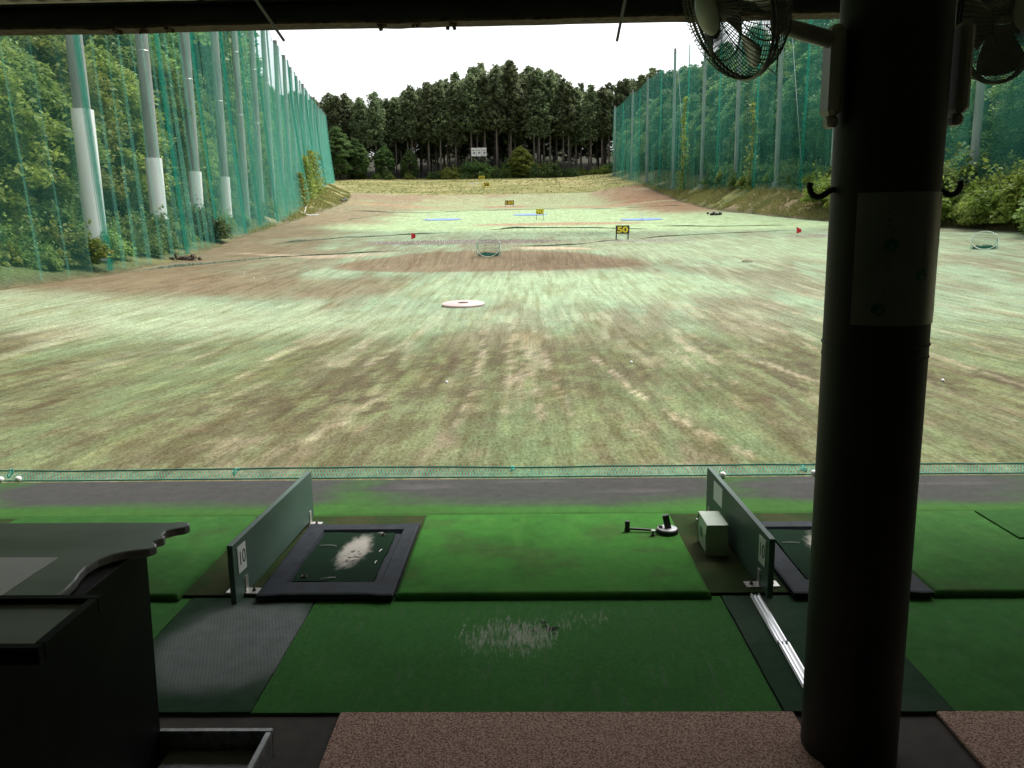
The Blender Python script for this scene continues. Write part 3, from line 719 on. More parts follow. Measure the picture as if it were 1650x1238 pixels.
# --- divider boards
NUM = text_mesh('10', .092, M['ink'], .0004, 0, .8)
def divider(x0, y0, x1, y1, side, lab, note=False):
    L_ = math.hypot(x1-x0, y1-y0); rz = math.atan2(y1-y0, x1-x0) - math.pi/2
    d = tag(empty('bay_divider', (x0, y0, .0), (0, 0, rz)), lab, 'divider')
    m = MB(); th = .026
    vs = []; prof = [(0, .012), (0, .288), (L_, .322), (L_, .05), (L_*.55, .03), (.06, .012)]
    for x in (-th/2, th/2): vs += [(x, y, z) for y, z in prof]
    n = len(prof); fs = [list(range(n)), list(range(2*n-1, n-1, -1))] + [(i, n+i, n+(i+1) % n, (i+1) % n) for i in range(n)]
    m.add(vs, fs); o = m.build('panel', M['board'], d)
    bv = o.modifiers.new('b', 'BEVEL'); bv.width = .002; bv.segments = 2
    s = side
    m = MB(); m.box((s*(th/2+.0015), .085, .20), (.003, .085, .125)); pl = m.build('number_plate', M['plate'], d)
    t = link('digits', NUM, pl); t.location = (s*(th/2+.0036), .085, .2)
    t.rotation_euler = Euler((R(90), 0, R(90)*s)); 
    for y, zb in ((.115, .023), (L_-.06, .026)):
        for sd in ((s,) if y > .5 else (s, -s)):
            m = MB(); m.box((sd*(th/2+.0315), y, zb+.002), (.063, .06, .004)); m.box((sd*(th/2+.002), y, zb+.04), (.004, .03, .075))
            br = m.build('bracket', M['steel'], d)
            m = MB(); m.lathe([(.009, 0), (.009, .006), (.005, .008), (.005, .016)], 10, (sd*(th/2+.035), y, zb+.004)); m.build('bolt', M['bolt'], br)
    if note:
        m = MB(); m.box((s*(th/2+.001), .80, .235), (.002, .16, .105)); m.build('notice', M['paper'], d)
    return d
divider(-1.335, 3.33, -1.262, 4.38, 1, 'green divider board numbered 10 next to the rubber hitting tray')
divider(1.068, 3.37, 1.018, 4.395, -1, 'green divider board numbered 10 with white notice and ball dispenser beside it', True)

# --- ball dispenser box
bx = tag(empty('ball_dispenser', (.94, 3.93, .022)), 'pale green metal box standing against the divider board', 'dispenser')
m = MB(); hx, y0, y1 = .052, -.10, .10
pr = [(-.052, 0), (-.058, .10), (-.052, .155), (.045, .16), (.045, 0)]
vs = [(x, y0, z) for x, z in pr] + [(x, y1, z) for x, z in pr]
n = 5; m.add(vs, [list(range(n)), list(range(2*n-1, n-1, -1))] + [(i, (i+1) % n, n+(i+1) % n, n+i) for i in range(n)][::1])
o = m.build('body', M['dispenser'], bx); bv = o.modifiers.new('b', 'BEVEL'); bv.width = .006; bv.segments = 3
m = MB(); m.box((-.0035, 0, .162), (.108, .216, .006)); o = m.build('lid', M['dispenser'], bx); bv = o.modifiers.new('b', 'BEVEL'); bv.width = .0025; bv.segments = 2
m = MB(); m.box((-.0582, .02, .085), (.002, .05, .05), (0, -.04, 0)); m.build('sticker', M['sticker'], bx)

# --- automatic tee arm
tv = tag(empty('tee_device', (.735, 4.105, .043)), 'black tee device with grey disc and long arm on bright green mat', 'tee device')
m = MB(); m.lathe([(.05, 0), (.058, .004), (.058, .02), (.054, .024)], 32); m.build('disc', M['black_plastic'], tv, True)
m = MB(); m.lathe([(.052, .0245), (.052, .0265), (.046, .028)], 32); m.build('disc_plate', M['disc_top'], tv, True)
m = MB(); m.box((-.004, 0, .062), (.034, .02, .075), (0, -.22, 0)); m.box((-.036, .005, .033), (.02, .014, .01)); m.build('knob', M['black_plastic'], tv)
m = MB(); m.tube([(-.05, 0, .012), (-.12, .012, .014), (-.205, .02, .016)], .007, 8); m.build('arm', M['black_plastic'], tv, True)
m = MB(); m.lathe([(.016, 0), (.017, .012), (.013, .02), (.014, .05), (.012, .058)], 14, (-.212, .02, .002)); m.build('rubber_tee', M['black_plastic'], tv, True)
tt = tag(empty('loose_tee', (.652, 4.06, .043)), 'little rubber tee with pale cup lying near the disc', 'tee')
m = MB(); m.lathe([(.012, 0), (.012, .008), (.006, .012), (.006, .022)], 12); m.build('base', M['black_plastic'], tt, True)
m = MB(); m.lathe([(.006, .0225), (.012, .027), (.013, .031), (.01, .033)], 12); m.build('cup', M['dispenser'], tt, True)

# --- aluminium rails on the floor
for (x0, y0, x1, y1, lab) in [(1.004, 3.385, .992, 2.955, 'silver aluminium rail on the floor ending at the divider board'), (.996, 2.945, .980, 2.47, 'silver aluminium rail on the floor running behind the round column')]:
    L_ = math.hypot(x1-x0, y1-y0); rz = math.atan2(y0-y1, x0-x1)-math.pi/2
    o = MB(); 
    o.bbox(-.02, .02, 0, L_, 0, .004); o.bbox(-.019, -.013, 0, L_, .004, .014); o.bbox(.013, .019, 0, L_, .004, .014); o.bbox(-.003, .003, 0, L_, .004, .010)
    tag(o.build('rail', M['aluminium'], None, loc=(x1, y1, .013), rot=(0, 0, rz)), lab, 'rail')

# --- low netting along the platform edge
ln = tag(empty('low_net', (0, 5.25, 0)), 'low teal netting strip tied along the edge of the tee line', 'net')
def sagz(x, top): return (.078 if top else .022) + (.012 if top else .004)*(float(fbm(np.array([x*1.3]), np.array([0.]), 9)[0])-.5)*2
XS = np.arange(-7, 7.01, .08)
zt = [sagz(x, 1) for x in XS]; zb = [sagz(x, 0) for x in XS]; yt = .02*(fbm(XS*.8, XS*0, 4)-.5)
m = MB(); m.tube([(x, .03+yy, z) for x, z, yy in zip(XS, zt, yt)], .0055, 6); m.build('top_rope', M['rope'], ln, True)
m = MB(); m.tube([(x, -.022, z) for x, z in zip(XS, zb)], .005, 6); m.build('bottom_rope', M['rope'], ln, True)
V = []
for x in np.arange(-6.95, 6.95, .021):
    for s in (-1, 1):
        xa, xb = x, x+s*.032; za = np.interp(xa, XS, zb); zc = np.interp(xb, XS, zt); ya = -.022; yc = .03+np.interp(xb, XS, yt); w_ = .0017
        V += [(xa-w_, ya, za), (xa+w_, ya, za), (xb+w_, yc, zc), (xb-w_, yc, zc)]
o = link('netting', quads_mesh('netting', np.array(V), M['net_low']), ln); o['kind'] = 'stuff'
for x in (-3.6, -2.02, -.12, 1.85, 4.0):
    m = MB()
    for k in range(6): m.ring((x+random.uniform(-.02, .02), random.uniform(-.01, .03), .06+random.uniform(-.02, .03)), .012, .003, ax=[random.uniform(-1, 1) for _ in range(3)], n=8, m=4)
    m.build('knot', M['net_low'], ln)

# --- golf balls
def ico():
    import bmesh
    bm = bmesh.new(); bmesh.ops.create_icosphere(bm, subdivisions=3, radius=.0214); me = bpy.data.meshes.new('golf_ball'); bm.to_mesh(me); bm.free()
    me.materials.append(M['ball']); me.polygons.foreach_set('use_smooth', [True]*len(me.polygons)); return me
def ico1():
    import bmesh
    bm = bmesh.new(); bmesh.ops.create_icosphere(bm, subdivisions=1, radius=.0214); me = bpy.data.meshes.new('golf_ball'); bm.to_mesh(me); bm.free()
    me.materials.append(M['ball']); me.polygons.foreach_set('use_smooth', [True]*len(me.polygons)); return me
BALL, BALLF = ico(), ico1()
tag(link('golf_ball', BALL, None, (1.285, 5.16, .0454)), 'white golf ball on the apron behind the notice board divider', 'golf ball')
for x in (1.9, -3.5, -3.62): tag(link('golf_ball', BALL, None, (x, 5.205+random.uniform(-.02, .0), .0214+.022)), 'white golf ball stopped against the low teal netting', 'golf ball', 'balls along the low netting')
def scatter(n, cx, cy, rx, ry, lab, grp):
    for i in range(n):
        a = random.uniform(0, 6.28); r_ = math.sqrt(random.random()); x = cx+rx*r_*math.cos(a); y = cy+ry*r_*math.sin(a)
        tag(link('golf_ball', BALLF, None, (x, y, Hf(x, y)+.05)), lab, 'golf ball', grp)
scatter(80, -4.6, 44.8, 4.2, 1.8, 'small white golf ball on the grey flat around the red flag', 'balls near the red flag')
scatter(26, 4.6, 51.3, 3.2, 2.0, 'small white golf ball on the dark turf behind the 50 sign', 'balls behind the 50 sign')
scatter(26, 6.6, 43.5, 2.2, .8, 'small white golf ball on the pale flat beside the 50 sign', 'balls beside the 50 sign')
scatter(14, 16.0, 44.2, 2.4, .9, 'small white golf ball round the flag near the bushy bank', 'balls near the bank flag')
scatter(30, -2, 30, 9, 9, 'lone white golf ball scattered on the open turf around the basket', 'balls on the open turf')
scatter(3, 3, 9, 6, 3, 'white golf ball lying on the worn turf close to the bays', 'balls on the worn turf')

# --- cabinet with moulded top, tray and base tray
cb = tag(empty('side_cabinet', (-1.45, 1.75, 0)), 'black bay-side cabinet with scalloped top, shelf tray and metal base tray', 'cabinet')
def inc(mb, name, mat, parent=cb, smooth=False, bev=0):
    o = mb.build(name, mat, parent, smooth)
    if parent is cb: o.matrix_parent_inverse = Matrix.Translation((1.45, -1.75, 0))
    if bev: bv = o.modifiers.new('b', 'BEVEL'); bv.width = bev; bv.segments = 2; bv.limit_method = 'ANGLE'
    return o
m = MB()
vs = [(-1.95, 1.2, 0), (-1.13, 1.2, 0), (-1.165, 2.245, 0), (-1.95, 2.245, 0), (-1.95, 1.2, .757), (-1.10, 1.2, .757), (-1.105, 2.16, .757), (-1.95, 2.16, .757)]
m.add(vs, [(3, 2, 1, 0), (4, 5, 6, 7), (0, 1, 5, 4), (1, 2, 6, 5), (2, 3, 7, 6), (3, 0, 4, 7)])
inc(m, 'body', M['cabinet'], bev=.004)
oge = [(-1.95, 2.275), (-1.30, 2.275), (-1.085, 2.27), (-1.05, 2.278), (-1.025, 2.27), (-1.014, 2.248), (-1.02, 2.228), (-1.045, 2.215), (-1.062, 2.195), (-1.06, 2.17), (-1.047, 2.158), (-1.044, 2.14), (-1.055, 2.128), (-1.062, 2.112),
       (-1.045, 2.098), (-1.036, 2.078), (-1.046, 2.058), (-1.075, 2.05), (-1.105, 2.04), (-1.13, 2.02), (-1.15, 1.985), (-1.156, 1.94), (-1.15, 1.9), (-1.138, 1.86), (-1.13, 1.8), (-1.13, 1.3), (-1.95, 1.3)]
m = MB(); m.prism(oge[::-1], .758, .782); inc(m, 'top', M['cabinet_sheen'], bev=.005)
st = MB(); x0, x1, y0, y1, z = -1.9, -.90, 1.33, 1.555, .86
st.bbox(x0, x1-.02, y0, y1-.02, z, z+.01); tray = inc(st, 'shelf_tray', M['cabinet_sheen'])
for (a, b_, c_, d_) in [(x0, x1, y1-.019, y1), (x1-.019, x1, y0+.0195, y1-.0195), (x0, x1, y0, y0+.019)]:
    m = MB(); m.rbox(((a+b_)/2, (c_+d_)/2, z+.005), (b_-a, d_-c_, .034), .002); o = inc(m, 'rim', M['cabinet'], tray)
m = MB(); m.bbox(-1.9, -1.12, 1.345, 1.5, .783, .858); inc(m, 'shelf_support', M['cabinet'])
m = MB(); x0, x1, y0, y1 = -1.5, -.805, 1.3, 2.243
m.bbox(-1.128, x1-.02, y0+.02, y1-.02, .045, .055); bt = inc(m, 'base_tray', M['cabinet_sheen'])
for (a, b_, c_, d_) in [(-1.162, x1, y1-.02, y1), (x1-.02, x1, y0, y1-.0205)]:
    m = MB(); m.rbox(((a+b_)/2, (c_+d_)/2, .07), (b_-a, d_-c_, .10), .004); inc(m, 'rim', M['tray_metal'], bt)
for y in (1.4, 2.15):
    m = MB(); m.lathe([(.015, 0), (.018, .044)], 12, (-.85, y, 0)); inc(m, 'foot', M['black_plastic'])
m = MB(); m.box((0, 0, 0), (.21, .297, .0012), (0, 0, .0)); o = m.build('paper_sheet', M['paper'], None, loc=(-1.37, 1.852, .7832), rot=(0, 0, -.01))
tag(o, 'white paper sheet lying on the black cabinet top', 'paper')

# --- poster on the column
m = MB(); a0, a1 = R(-50), R(80); k = 28
def cyl(a, z, off): return (CXc+(CRc+off)*math.sin(a), CYc-(CRc+off)*math.cos(a), z)
vs = []
for i in range(k+1):
    a = a0+(a1-a0)*i/k
    for off, z in ((.0015, 1.36), (.0015, 1.712), (.003, 1.712), (.003, 1.36)): vs.append(cyl(a, z, off))
fs = [(i*4+j, i*4+(j+1) % 4, (i+1)*4+(j+1) % 4, (i+1)*4+j) for i in range(k) for j in range(4)] + [(0, 1, 2, 3), (k*4+3, k*4+2, k*4+1, k*4)]
m.add([(x-CXc, y-CYc, z-1.36) for x, y, z in vs], fs)
po = tag(empty('poster', (CXc, CYc, 1.36)), 'dim notice poster with green ovals wrapped round the column', 'poster')
m.build('sheet', M['poster'], po, True)
def on_col(poly, name, mat):
    mm = MB(); vv = [cyl(a, z, .0036) for a, z in poly]; mm.add([(x-CXc, y-CYc, z-1.36) for x, y, z in vv], [list(range(len(vv)))]); return mm.build(name, mat, po)
for ad, z in ((-14, 1.575), (64, 1.575), (22, 1.495), (-22, 1.405), (62, 1.405)):
    on_col([(R(ad)+R(7.5)*math.cos(t), z+.0165*math.sin(t)) for t in np.linspace(0, 2*math.pi, 24, endpoint=False)], 'oval', M['poster_green'])
for ad, zt_, nn in ((-17, 1.695, 5), (-12, 1.612, 2), (24, 1.60, 3), (24, 1.55, 3), (-15, 1.53, 2), (-18, 1.45, 2), (55, 1.64, 3), (52, 1.53, 2), (52, 1.45, 2), (50, 1.70, 2)):
    for i in range(nn):
        z = zt_-i*.018; a = R(ad)
        vsx = []
        mm = MB()
        for (da, dz, wa, hz) in ((-.6, .003, 2.2, .0012), (-.6, -.003, 2.6, .0012), (0, 0, .35, .009), (.9, -.002, .3, .005)):
            pts = [(a+R(da-wa/2), z+dz-hz/2), (a+R(da+wa/2), z+dz-hz/2), (a+R(da+wa/2), z+dz+hz/2), (a+R(da-wa/2), z+dz+hz/2)]
            vv = [cyl(p, q_, .0036) for p, q_ in pts]; mm.add([(x-CXc, y-CYc, zz_-1.36) for x, y, zz_ in vv], [(0, 1, 2, 3)])
        mm.build('lettering', M['sign_black'], po)

# --- wall fans on the column
def fan(center, axis, arm_side, lab):
    c = Vector(center); ax = Vector(axis).normalized(); q = ax.to_track_quat('Z', 'Y').to_matrix()
    f = tag(empty('wall_fan', (CXc+arm_side*CRc, CYc, 1.9)), lab, 'fan')
    org = Vector(f.location)
    def put(mb, name, mat, parent=f, smooth=False, local=True):
        T = Matrix.Translation(c-org) @ q.to_4x4() if local else Matrix.Translation(-org)
        return mb.build(name, mat, parent, smooth, T=T)
    Rr = .185
    cage = MB()
    for i in range(84):
        a = 2*math.pi*i/84; tw = .25
        for zz_, sg in ((.06, 1), (-.10, -1)):
            pts = []
            for t in (0, .25, .5, .75, .92, 1):
                r_ = .045 + (Rr-.045)*t; h = (zz_)*math.sqrt(max(0, 1-(t**2.4))); aa = a+tw*sg*(1-t)
                pts.append((r_*math.cos(aa), r_*math.sin(aa), h))
            cage.tube(pts, .0013, 4, False)
    for r_, zz_ in ((.12, .05), (.12, -.083), (.16, -.055)): cage.ring((0, 0, zz_), r_, .0016, n=40, m=5)
    put(cage, 'cage', M['wire'])
    m = MB(); m.ring((0, 0, .006), Rr, .004, n=48, m=6); m.ring((0, 0, -.006), Rr, .004, n=48, m=6); put(m, 'rim_band', M['wire'], smooth=True)
    m = MB(); m.lathe([(.001, .058), (.05, .058), (.054, .064), (.035, .074), (0.001, .076)], 24); put(m, 'front_cap', M['fan_cap'], smooth=True)
    for i in range(4):
        mm = MB(); vv = []; ff = []; nu, nv = 7, 6
        for u in range(nu):
            r_ = .03+.135*u/(nu-1)
            for v in range(nv):
                wd = .35+.55*math.sin(min(1, u/(nu-1)*.8+.12)*2.2); a = i*math.pi/2 + (v/(nv-1)-.5)*wd*1.15 + .25*u/(nu-1)
                vv.append((r_*math.cos(a), r_*math.sin(a), (v/(nv-1)-.5)*.05))
        for u in range(nu-1):
            for v in range(nv-1): ff.append((u*nv+v, u*nv+v+1, (u+1)*nv+v+1, (u+1)*nv+v))
        mm.add(vv, ff); o = put(mm, 'blade', M['fan_blade'], smooth=True); sl = o.modifiers.new('s', 'SOLIDIFY'); sl.thickness = .002
    m = MB(); m.lathe([(.028, -.02), (.03, .02), (.01, .035)], 20); put(m, 'hub', M['fan_plastic'], smooth=True)
    m = MB(); m.lathe([(.046, -.09), (.056, -.10), (.058, -.14), (.05, -.17), (.02, -.18)], 24); put(m, 'motor', M['fan_plastic'], smooth=True)
    back = c - ax*.15; wall = Vector((CXc+arm_side*(CRc+.03), CYc-.02, 2.115))
    m = MB(); knee = Vector((back.x, back.y, 2.12))
    pts = [back+Vector((0, 0, -.02)), knee, knee.lerp(wall, .4), wall]
    m.tube(pts, [.022, .024, .022, .022], 12); put(m, 'arm', M['fan_plastic'], smooth=True, local=False)
    m = MB(); x = CXc+arm_side*(CRc+.028)
    m.rbox((x, CYc-.02, 2.035), (.036, .085, .23), .012); m.rbox((x-arm_side*.002, CYc-.02, 1.905), (.03, .05, .03), .008)
    put(m, 'bracket', M['fan_plastic'], local=False)
    m = MB(); k = c - ax*.11 + Vector((.0, 0, -.09))
    m.tube([k, k+Vector((.02*arm_side*-1, -.01, -.02)), k+Vector((-.03*arm_side, -.01, -.06)), k+Vector((-.028*arm_side, -.01, -.12)), k+Vector((.012*arm_side, 0, -.085)), k+Vector((.01*arm_side, 0, -.05))], .0022, 6)
    put(m, 'wire_loop', M['wire'], smooth=True, local=False)
    return f
fan((.50, 2.1, 2.165), (-.9, -.22, -.40), -1, 'grey wall fan with pale front cap on a long arm from the poster column')
fan((1.345, 2.42, 2.21), (.45, -.88, -.1), 1, 'shadowed wall fan with dark blades hung close against the poster column')

# --- rods hanging from the roof
for (bx, bz, dx, dy, lab) in [(-.916, 2.36, -.30, .0, 'strongly slanting pale rod hanging from the roof'), (.345, 2.335, .09, .0, 'nearly upright pale rod hanging from the roof beside the fan')]:
    top = 2.96; k = (top-bz)/.45
    m = MB(); m.tube([(0, 0, 0), (dx*.5*k, dy, (top-bz)*.5), (dx*k, dy, top-bz)], .0052, 8)
    o = m.build('hanging_rod', M['white_grey'] if 'white_grey' in M else M['plate'], None, True, loc=(bx, 3.2, bz)); tag(o, lab, 'rod')
# ================================================================== FIELD OBJECTS
def sign(txt, x, y, w_, h_, leg, style, lab, tilt=0.0):
    z = Hf(x, y)+.03; s = tag(empty('distance_sign', (x, y, z), (tilt, 0, 0)), lab, 'sign')
    m = MB(); m.box((0, 0, leg+h_/2), (w_, .04, h_)); m.build('panel', M['sign_black'] if style else M['yellow'], s)
    if style == 2:
        m = MB(); b = .05
        m.bbox(-w_/2, w_/2, -.026, -.0205, leg+h_-b, leg+h_); m.bbox(-w_/2, w_/2, -.026, -.0205, leg, leg+b); m.bbox(-w_/2, -w_/2+b, -.026, -.0205, leg+b, leg+h_-b); m.bbox(w_/2-b, w_/2, -.026, -.0205, leg+b, leg+h_-b)
        m.build('border', M['yellow'], s)
    t = text_mesh(txt, h_*1.12, M['yellow'] if style else M['sign_black'], .004, .018*h_/.4, 1.0)
    xs = [v.co.x for v in t.vertices]; ys = [v.co.y for v in t.vertices]; k = min(w_*.86/(max(xs)-min(xs)), h_*.78/(max(ys)-min(ys))*1.35)
    ky = h_*.76/(max(ys)-min(ys)); cx = (max(xs)+min(xs))/2; cy = (max(ys)+min(ys))/2
    for v in t.vertices: v.co.x = (v.co.x-cx)*k; v.co.y = (v.co.y-cy)*ky
    o = link('digits', t, s, (0, -.0265, leg+h_/2), (R(90), 0, 0))
    for sx in (-1, 1):
        m = MB(); m.box((sx*(w_/2-.05), .03, (leg+h_)*.5-.15), (.035, .035, leg+h_+.3)); m.build('leg', M['sign_black'], s)
    for sx in (-1, 1):
        m = MB(); m.tube([(sx*(w_/2-.05), .05, leg+h_*.6), (sx*(w_/2-.05), .05+leg+.2, -.06)], .015, 6); m.build('strut', M['sign_black'], s)
sign('50', 5.17, 44.3, .74, .44, .34, 1, 'black board with yellow 50 standing on two legs')
sign('90', 1.18, 76.2, .72, .5, .55, 2, 'small yellow-edged board with 90 on tall dark legs')
sign('150', -2.58, 119.4, 1.3, .62, .3, 1, 'black board with yellow 150 on the reddish oval')
sign('200', -8.3, 169.2, 1.3, .75, .25, 0, 'yellow board with 200 in the dry grass')
sign('250', -10.7, 194.9, 1.4, .8, .35, 0, 'yellow board with 250 below the dark wood')
o = MB(); o.tube([(0, 0, .9), (1.0, 0, 1.05), (2.2, 0, 1.0)], .06, 6); o.box((.9, .05, .4), (.1, .1, 1.1)); x, y = -12.1, 170
tag(o.build('marker_bar', M['white'], None, loc=(x, y, Hf(x, y)-.1)), 'white horizontal bar on a short post in the dry grass', 'marker')

def basket(x, y, tilt, rz, lab):
    z = Hf(x, y)+.03; b = tag(empty('target_basket', (x, y, z), (0, 0, rz)), lab, 'basket')
    r_ = .48; T = Matrix.Translation((0, 0, r_*math.sin(tilt)+.02)) @ Matrix.Rotation(tilt, 4, 'X')
    m = MB(); m.ring((0, 0, 0), r_, .015, n=40, m=8); m.build('rim', M['dispenser'], b, True, T=T)
    V = []; n = 44; k = 9
    pts = np.zeros((k, n, 3))
    for i in range(k):
        t = i/(k-1)
        for j in range(n):
            a = 2*math.pi*j/n; p = T @ Vector((r_*math.cos(a)*(1-.25*t), r_*math.sin(a)*(1-.25*t), 0))
            tgt = Vector((p.x*1.0, p.y*.8+.32, .03+.02*math.sin(7*a)))
            pp = p.lerp(tgt, t**.8); pts[i, j] = pp
    w_ = .003
    for i in range(k):
        for j in range(n):
            p = Vector(pts[i, j])
            for q_ in ([Vector(pts[i+1, j])] if i < k-1 else []) + [Vector(pts[i, (j+1) % n])]:
                u = (q_-p); 
                if u.length < 1e-5: continue
                sd_ = u.normalized().cross(Vector((.3, 1, .2))).normalized()*w_
                V += [p-sd_, p+sd_, q_+sd_, q_-sd_]
    # crumpled floor of the net
    for i in range(420):
        a = random.uniform(0, 6.28); rr = random.random()**.5*.42; p = Vector((rr*math.cos(a), .30+rr*.6*math.sin(a), random.uniform(.01, .16)*(1-.4*rr)))
        u = Vector([random.uniform(-1, 1) for _ in range(3)]).normalized()*random.uniform(.04, .12); sd_ = u.cross(Vector((0, 1, .3))).normalized()*.008
        V += [p-sd_, p+sd_, p+u+sd_, p+u-sd_]
    V = np.array([tuple(v) for v in V])
    V[:, 2] = np.maximum(V[:, 2], .004)
    o = link('netting', quads_mesh('netting', V, M['rope']), b); o['kind'] = 'stuff'
    for sx in (-1, 1):
        m = MB(); top = T @ Vector((sx*r_*.92, r_*.38, 0)); m.tube([top, (sx*r_*1.0, top.y+.12, 0)], .014, 6); m.build('leg', M['net_low'], b)
basket(-1.58, 32.4, R(62), 0, 'round white-rimmed green net basket on the brown mound')
basket(18.5, 33.2, R(48), R(-28), 'tilted white-rimmed green net basket near the bushy bank')

def disc():
    x, y = -1.6, 19.7; z = Hf(x, y)+.03
    d = tag(empty('target_disc', (x, y, z+.03), (R(3.2), 0, 0)), 'flat pinkish round concrete disc with dark lid slot on the turf', 'disc')
    m = MB(); m.lathe([(.52, -.03), (.53, .03), (.50, .05)], 40); m.build('plate', M['pink_disc'], d, True)
    m = MB(); m.lathe([(.13, .0505), (.13, .058), (.1, .062)], 20); m.build('lid', M['dirt'], d, True)
disc()
def flag(x, y, h, lab, mat='red'):
    z = Hf(x, y)+.02; f = tag(empty('flag', (x, y, z)), lab, 'flag')
    m = MB(); m.tube([(0, 0, 0), (0, 0, h)], .012, 6); m.build('pole', M['white'], f)
    vs = []; 
    for i in range(7):
        t = i/6
        for s in (0, 1): vs.append((.013+.24*t, .04*math.sin(5*t), h-.02-.36*s*(1-.55*t)-.12*t))
    m = MB(); m.add(vs, [(2*i, 2*i+1, 2*i+3, 2*i+2) for i in range(6)]); o = m.build('cloth', M[mat], f); sl = o.modifiers.new('s', 'SOLIDIFY'); sl.thickness = .006
flag(-6.49, 45.2, .55, 'small red flag on the grey flat with many balls')
flag(14.72, 44.8, .5, 'small red flag at the foot of the bushy bank')
for x, y, rx, ry, lab in [(-8.5, 81.4, 1.9, 1.9, 'blue oval target mat with white pin on its edge'), (.3, 90.6, 1.9, 2.2, 'blue oval target mat behind the 90 sign'), (10.3, 74.0, 1.9, 1.9, 'blue oval target mat with white pin towards the scrap heap')]:
    V = []; n = 40; m = MB(); vs = [(0, 0, 0)]
    z0 = Hf(x, y)
    for rr in (.5, 1):
        for j in range(n):
            a = 2*math.pi*j/n; px, py = x+rx*rr*math.cos(a), y+ry*rr*math.sin(a); vs.append((px-x, py-y, Hf(px, py)-z0))
    fs = [(0, 1+j, 1+(j+1) % n) for j in range(n)] + [(1+j, 1+n+j, 1+n+(j+1) % n, 1+(j+1) % n) for j in range(n)]
    m.add(vs, fs); o = m.build('target_mat', M['blue_mat'], None, loc=(x, y, z0+.075)); tag(o, lab, 'target mat')
    sl = o.modifiers.new('s', 'SOLIDIFY'); sl.thickness = .02; sl.offset = -1
for x, y, lab in [(-9.96, 81.2, 'short white pin standing on the left blue target mat'), (10.3, 73.6, 'short white pin standing on the right blue target mat')]:
    p = tag(empty('pin', (x, y, Hf(x, y)+.05)), lab.replace('left ', '').replace('right ', '') + (' beyond the red flag' if x < 0 else ' beyond the 50 sign'), 'pin')
    m = MB(); m.lathe([(.1, 0), (.1, .12), (.04, .2)], 10); m.build('base', M['white'], p); m = MB(); m.tube([(0, 0, .2), (0, 0, .75)], .03, 6); m.build('pole', M['white'], p)
m = MB(); m.rbox((0, 0, .06), (.34, .24, .12), .02, (0, .1, 0)); m.box((-.17, -.02, .05), (.06, .2, .1), (0, -.4, 0)); x, y = 8.43, 31.1
tag(m.build('block', M['tan'], None, loc=(x, y, Hf(x, y)+.03)), 'pale tan block lying alone on the turf', 'block')
# ladder and pipes on the ladder bank
ld = empty('ladder', (-20.9, 69, Hf(-20.9, 69)+.1), (R(-5), R(24), R(55))); tag(ld, 'aluminium ladder lying on the grassy bank', 'ladder')
for s in (-1, 1):
    m = MB(); m.box((0, s*.22, .05), (3.4, .04, .08)); m.build('stile', M['aluminium'], ld)
for i in range(9):
    m = MB(); m.tube([(-1.5+i*.37, -.22, .05), (-1.5+i*.37, .22, .05)], .018, 6); m.build('rung', M['aluminium'], ld)
for a, b_, lab in [((-23.2, 83), (-21.6, 84), 'short white pipe lying on the ladder bank near the ladder'), ((-25.2, 93), (-22.9, 83.5), 'long white pipe running down the ladder bank to the turf')]:
    k = 6; p = [(a[0]+(b_[0]-a[0])*i/k, a[1]+(b_[1]-a[1])*i/k) for i in range(k+1)]; o0 = Vector((a[0], a[1], Hf(*a)))
    m = MB(); m.tube([Vector((x, y, Hf(x, y)+.1))-o0 for x, y in p], .06, 8); tag(m.build('pipe', M['white'], None, True, loc=o0), lab, 'pipe')
m = MB(); a = [(-27.0, 118), (-27.6, 123), (-28.2, 127), (-29, 130.5)]
o0 = Vector((a[0][0], a[0][1], Hf(*a[0])))
pts = []
for i in range(3):
    for t in (0, .33, .66): pts.append((a[i][0]+(a[i+1][0]-a[i][0])*t, a[i][1]+(a[i+1][1]-a[i][1])*t))
m.tube([Vector((x, y, Hf(x, y)+.2))-o0 for x, y in pts], .2, 8); tag(m.build('drain_pipe', M['sign_black'], None, True, loc=o0), 'black drain pipe curving along the edge of the ladder bank', 'pipe')
def rubble(x, y, s, lab, mat):
    m = MB()
    for i in range(14): m.box((random.gauss(0, s*.5), random.gauss(0, s*.2), random.uniform(0, s*.25)), [random.uniform(.1, .35)*s for _ in range(3)], [random.uniform(0, 3) for _ in range(3)])
    tag(m.build('debris_heap', M[mat], None, loc=(x, y, Hf(x, y)+.05)), lab, 'debris')
rubble(17.4, 76, .8, 'dark heap of scrap at the foot of the bushy bank', 'sign_black')
rubble(-12.9, 30.5, .55, 'broken boards heaped where the sleeved-pole net meets the turf', 'dirt')
rubble(-20.2, 61.5, .5, 'dark stones at the turf edge below the ladder', 'dirt')
# triple white board in front of the far wood
wb = empty('white_board', (-12.3, 213, Hf(-12.3, 213))); tag(wb, 'white three-panel board raised in front of the dark wood', 'board')
for i in range(3):
    m = MB(); m.box(((i-1)*1.32, 0, 6.3), (1.24, .08, 2.1)); p = m.build('panel', M['white'], wb)
    m = MB(); m.box(((i-1)*1.32, -.06, 6.75), (.8, .02, .22)); m.box(((i-1)*1.32+.1, -.06, 6.1), (.6, .02, .5)); m.build('faded_print', M['concrete_pole'], p)
for s in (-1, 1):
    m = MB(); m.box((s*1.9, .1, 3.6), (.14, .14, 7.4)); m.build('post', M['concrete_pole'], wb)

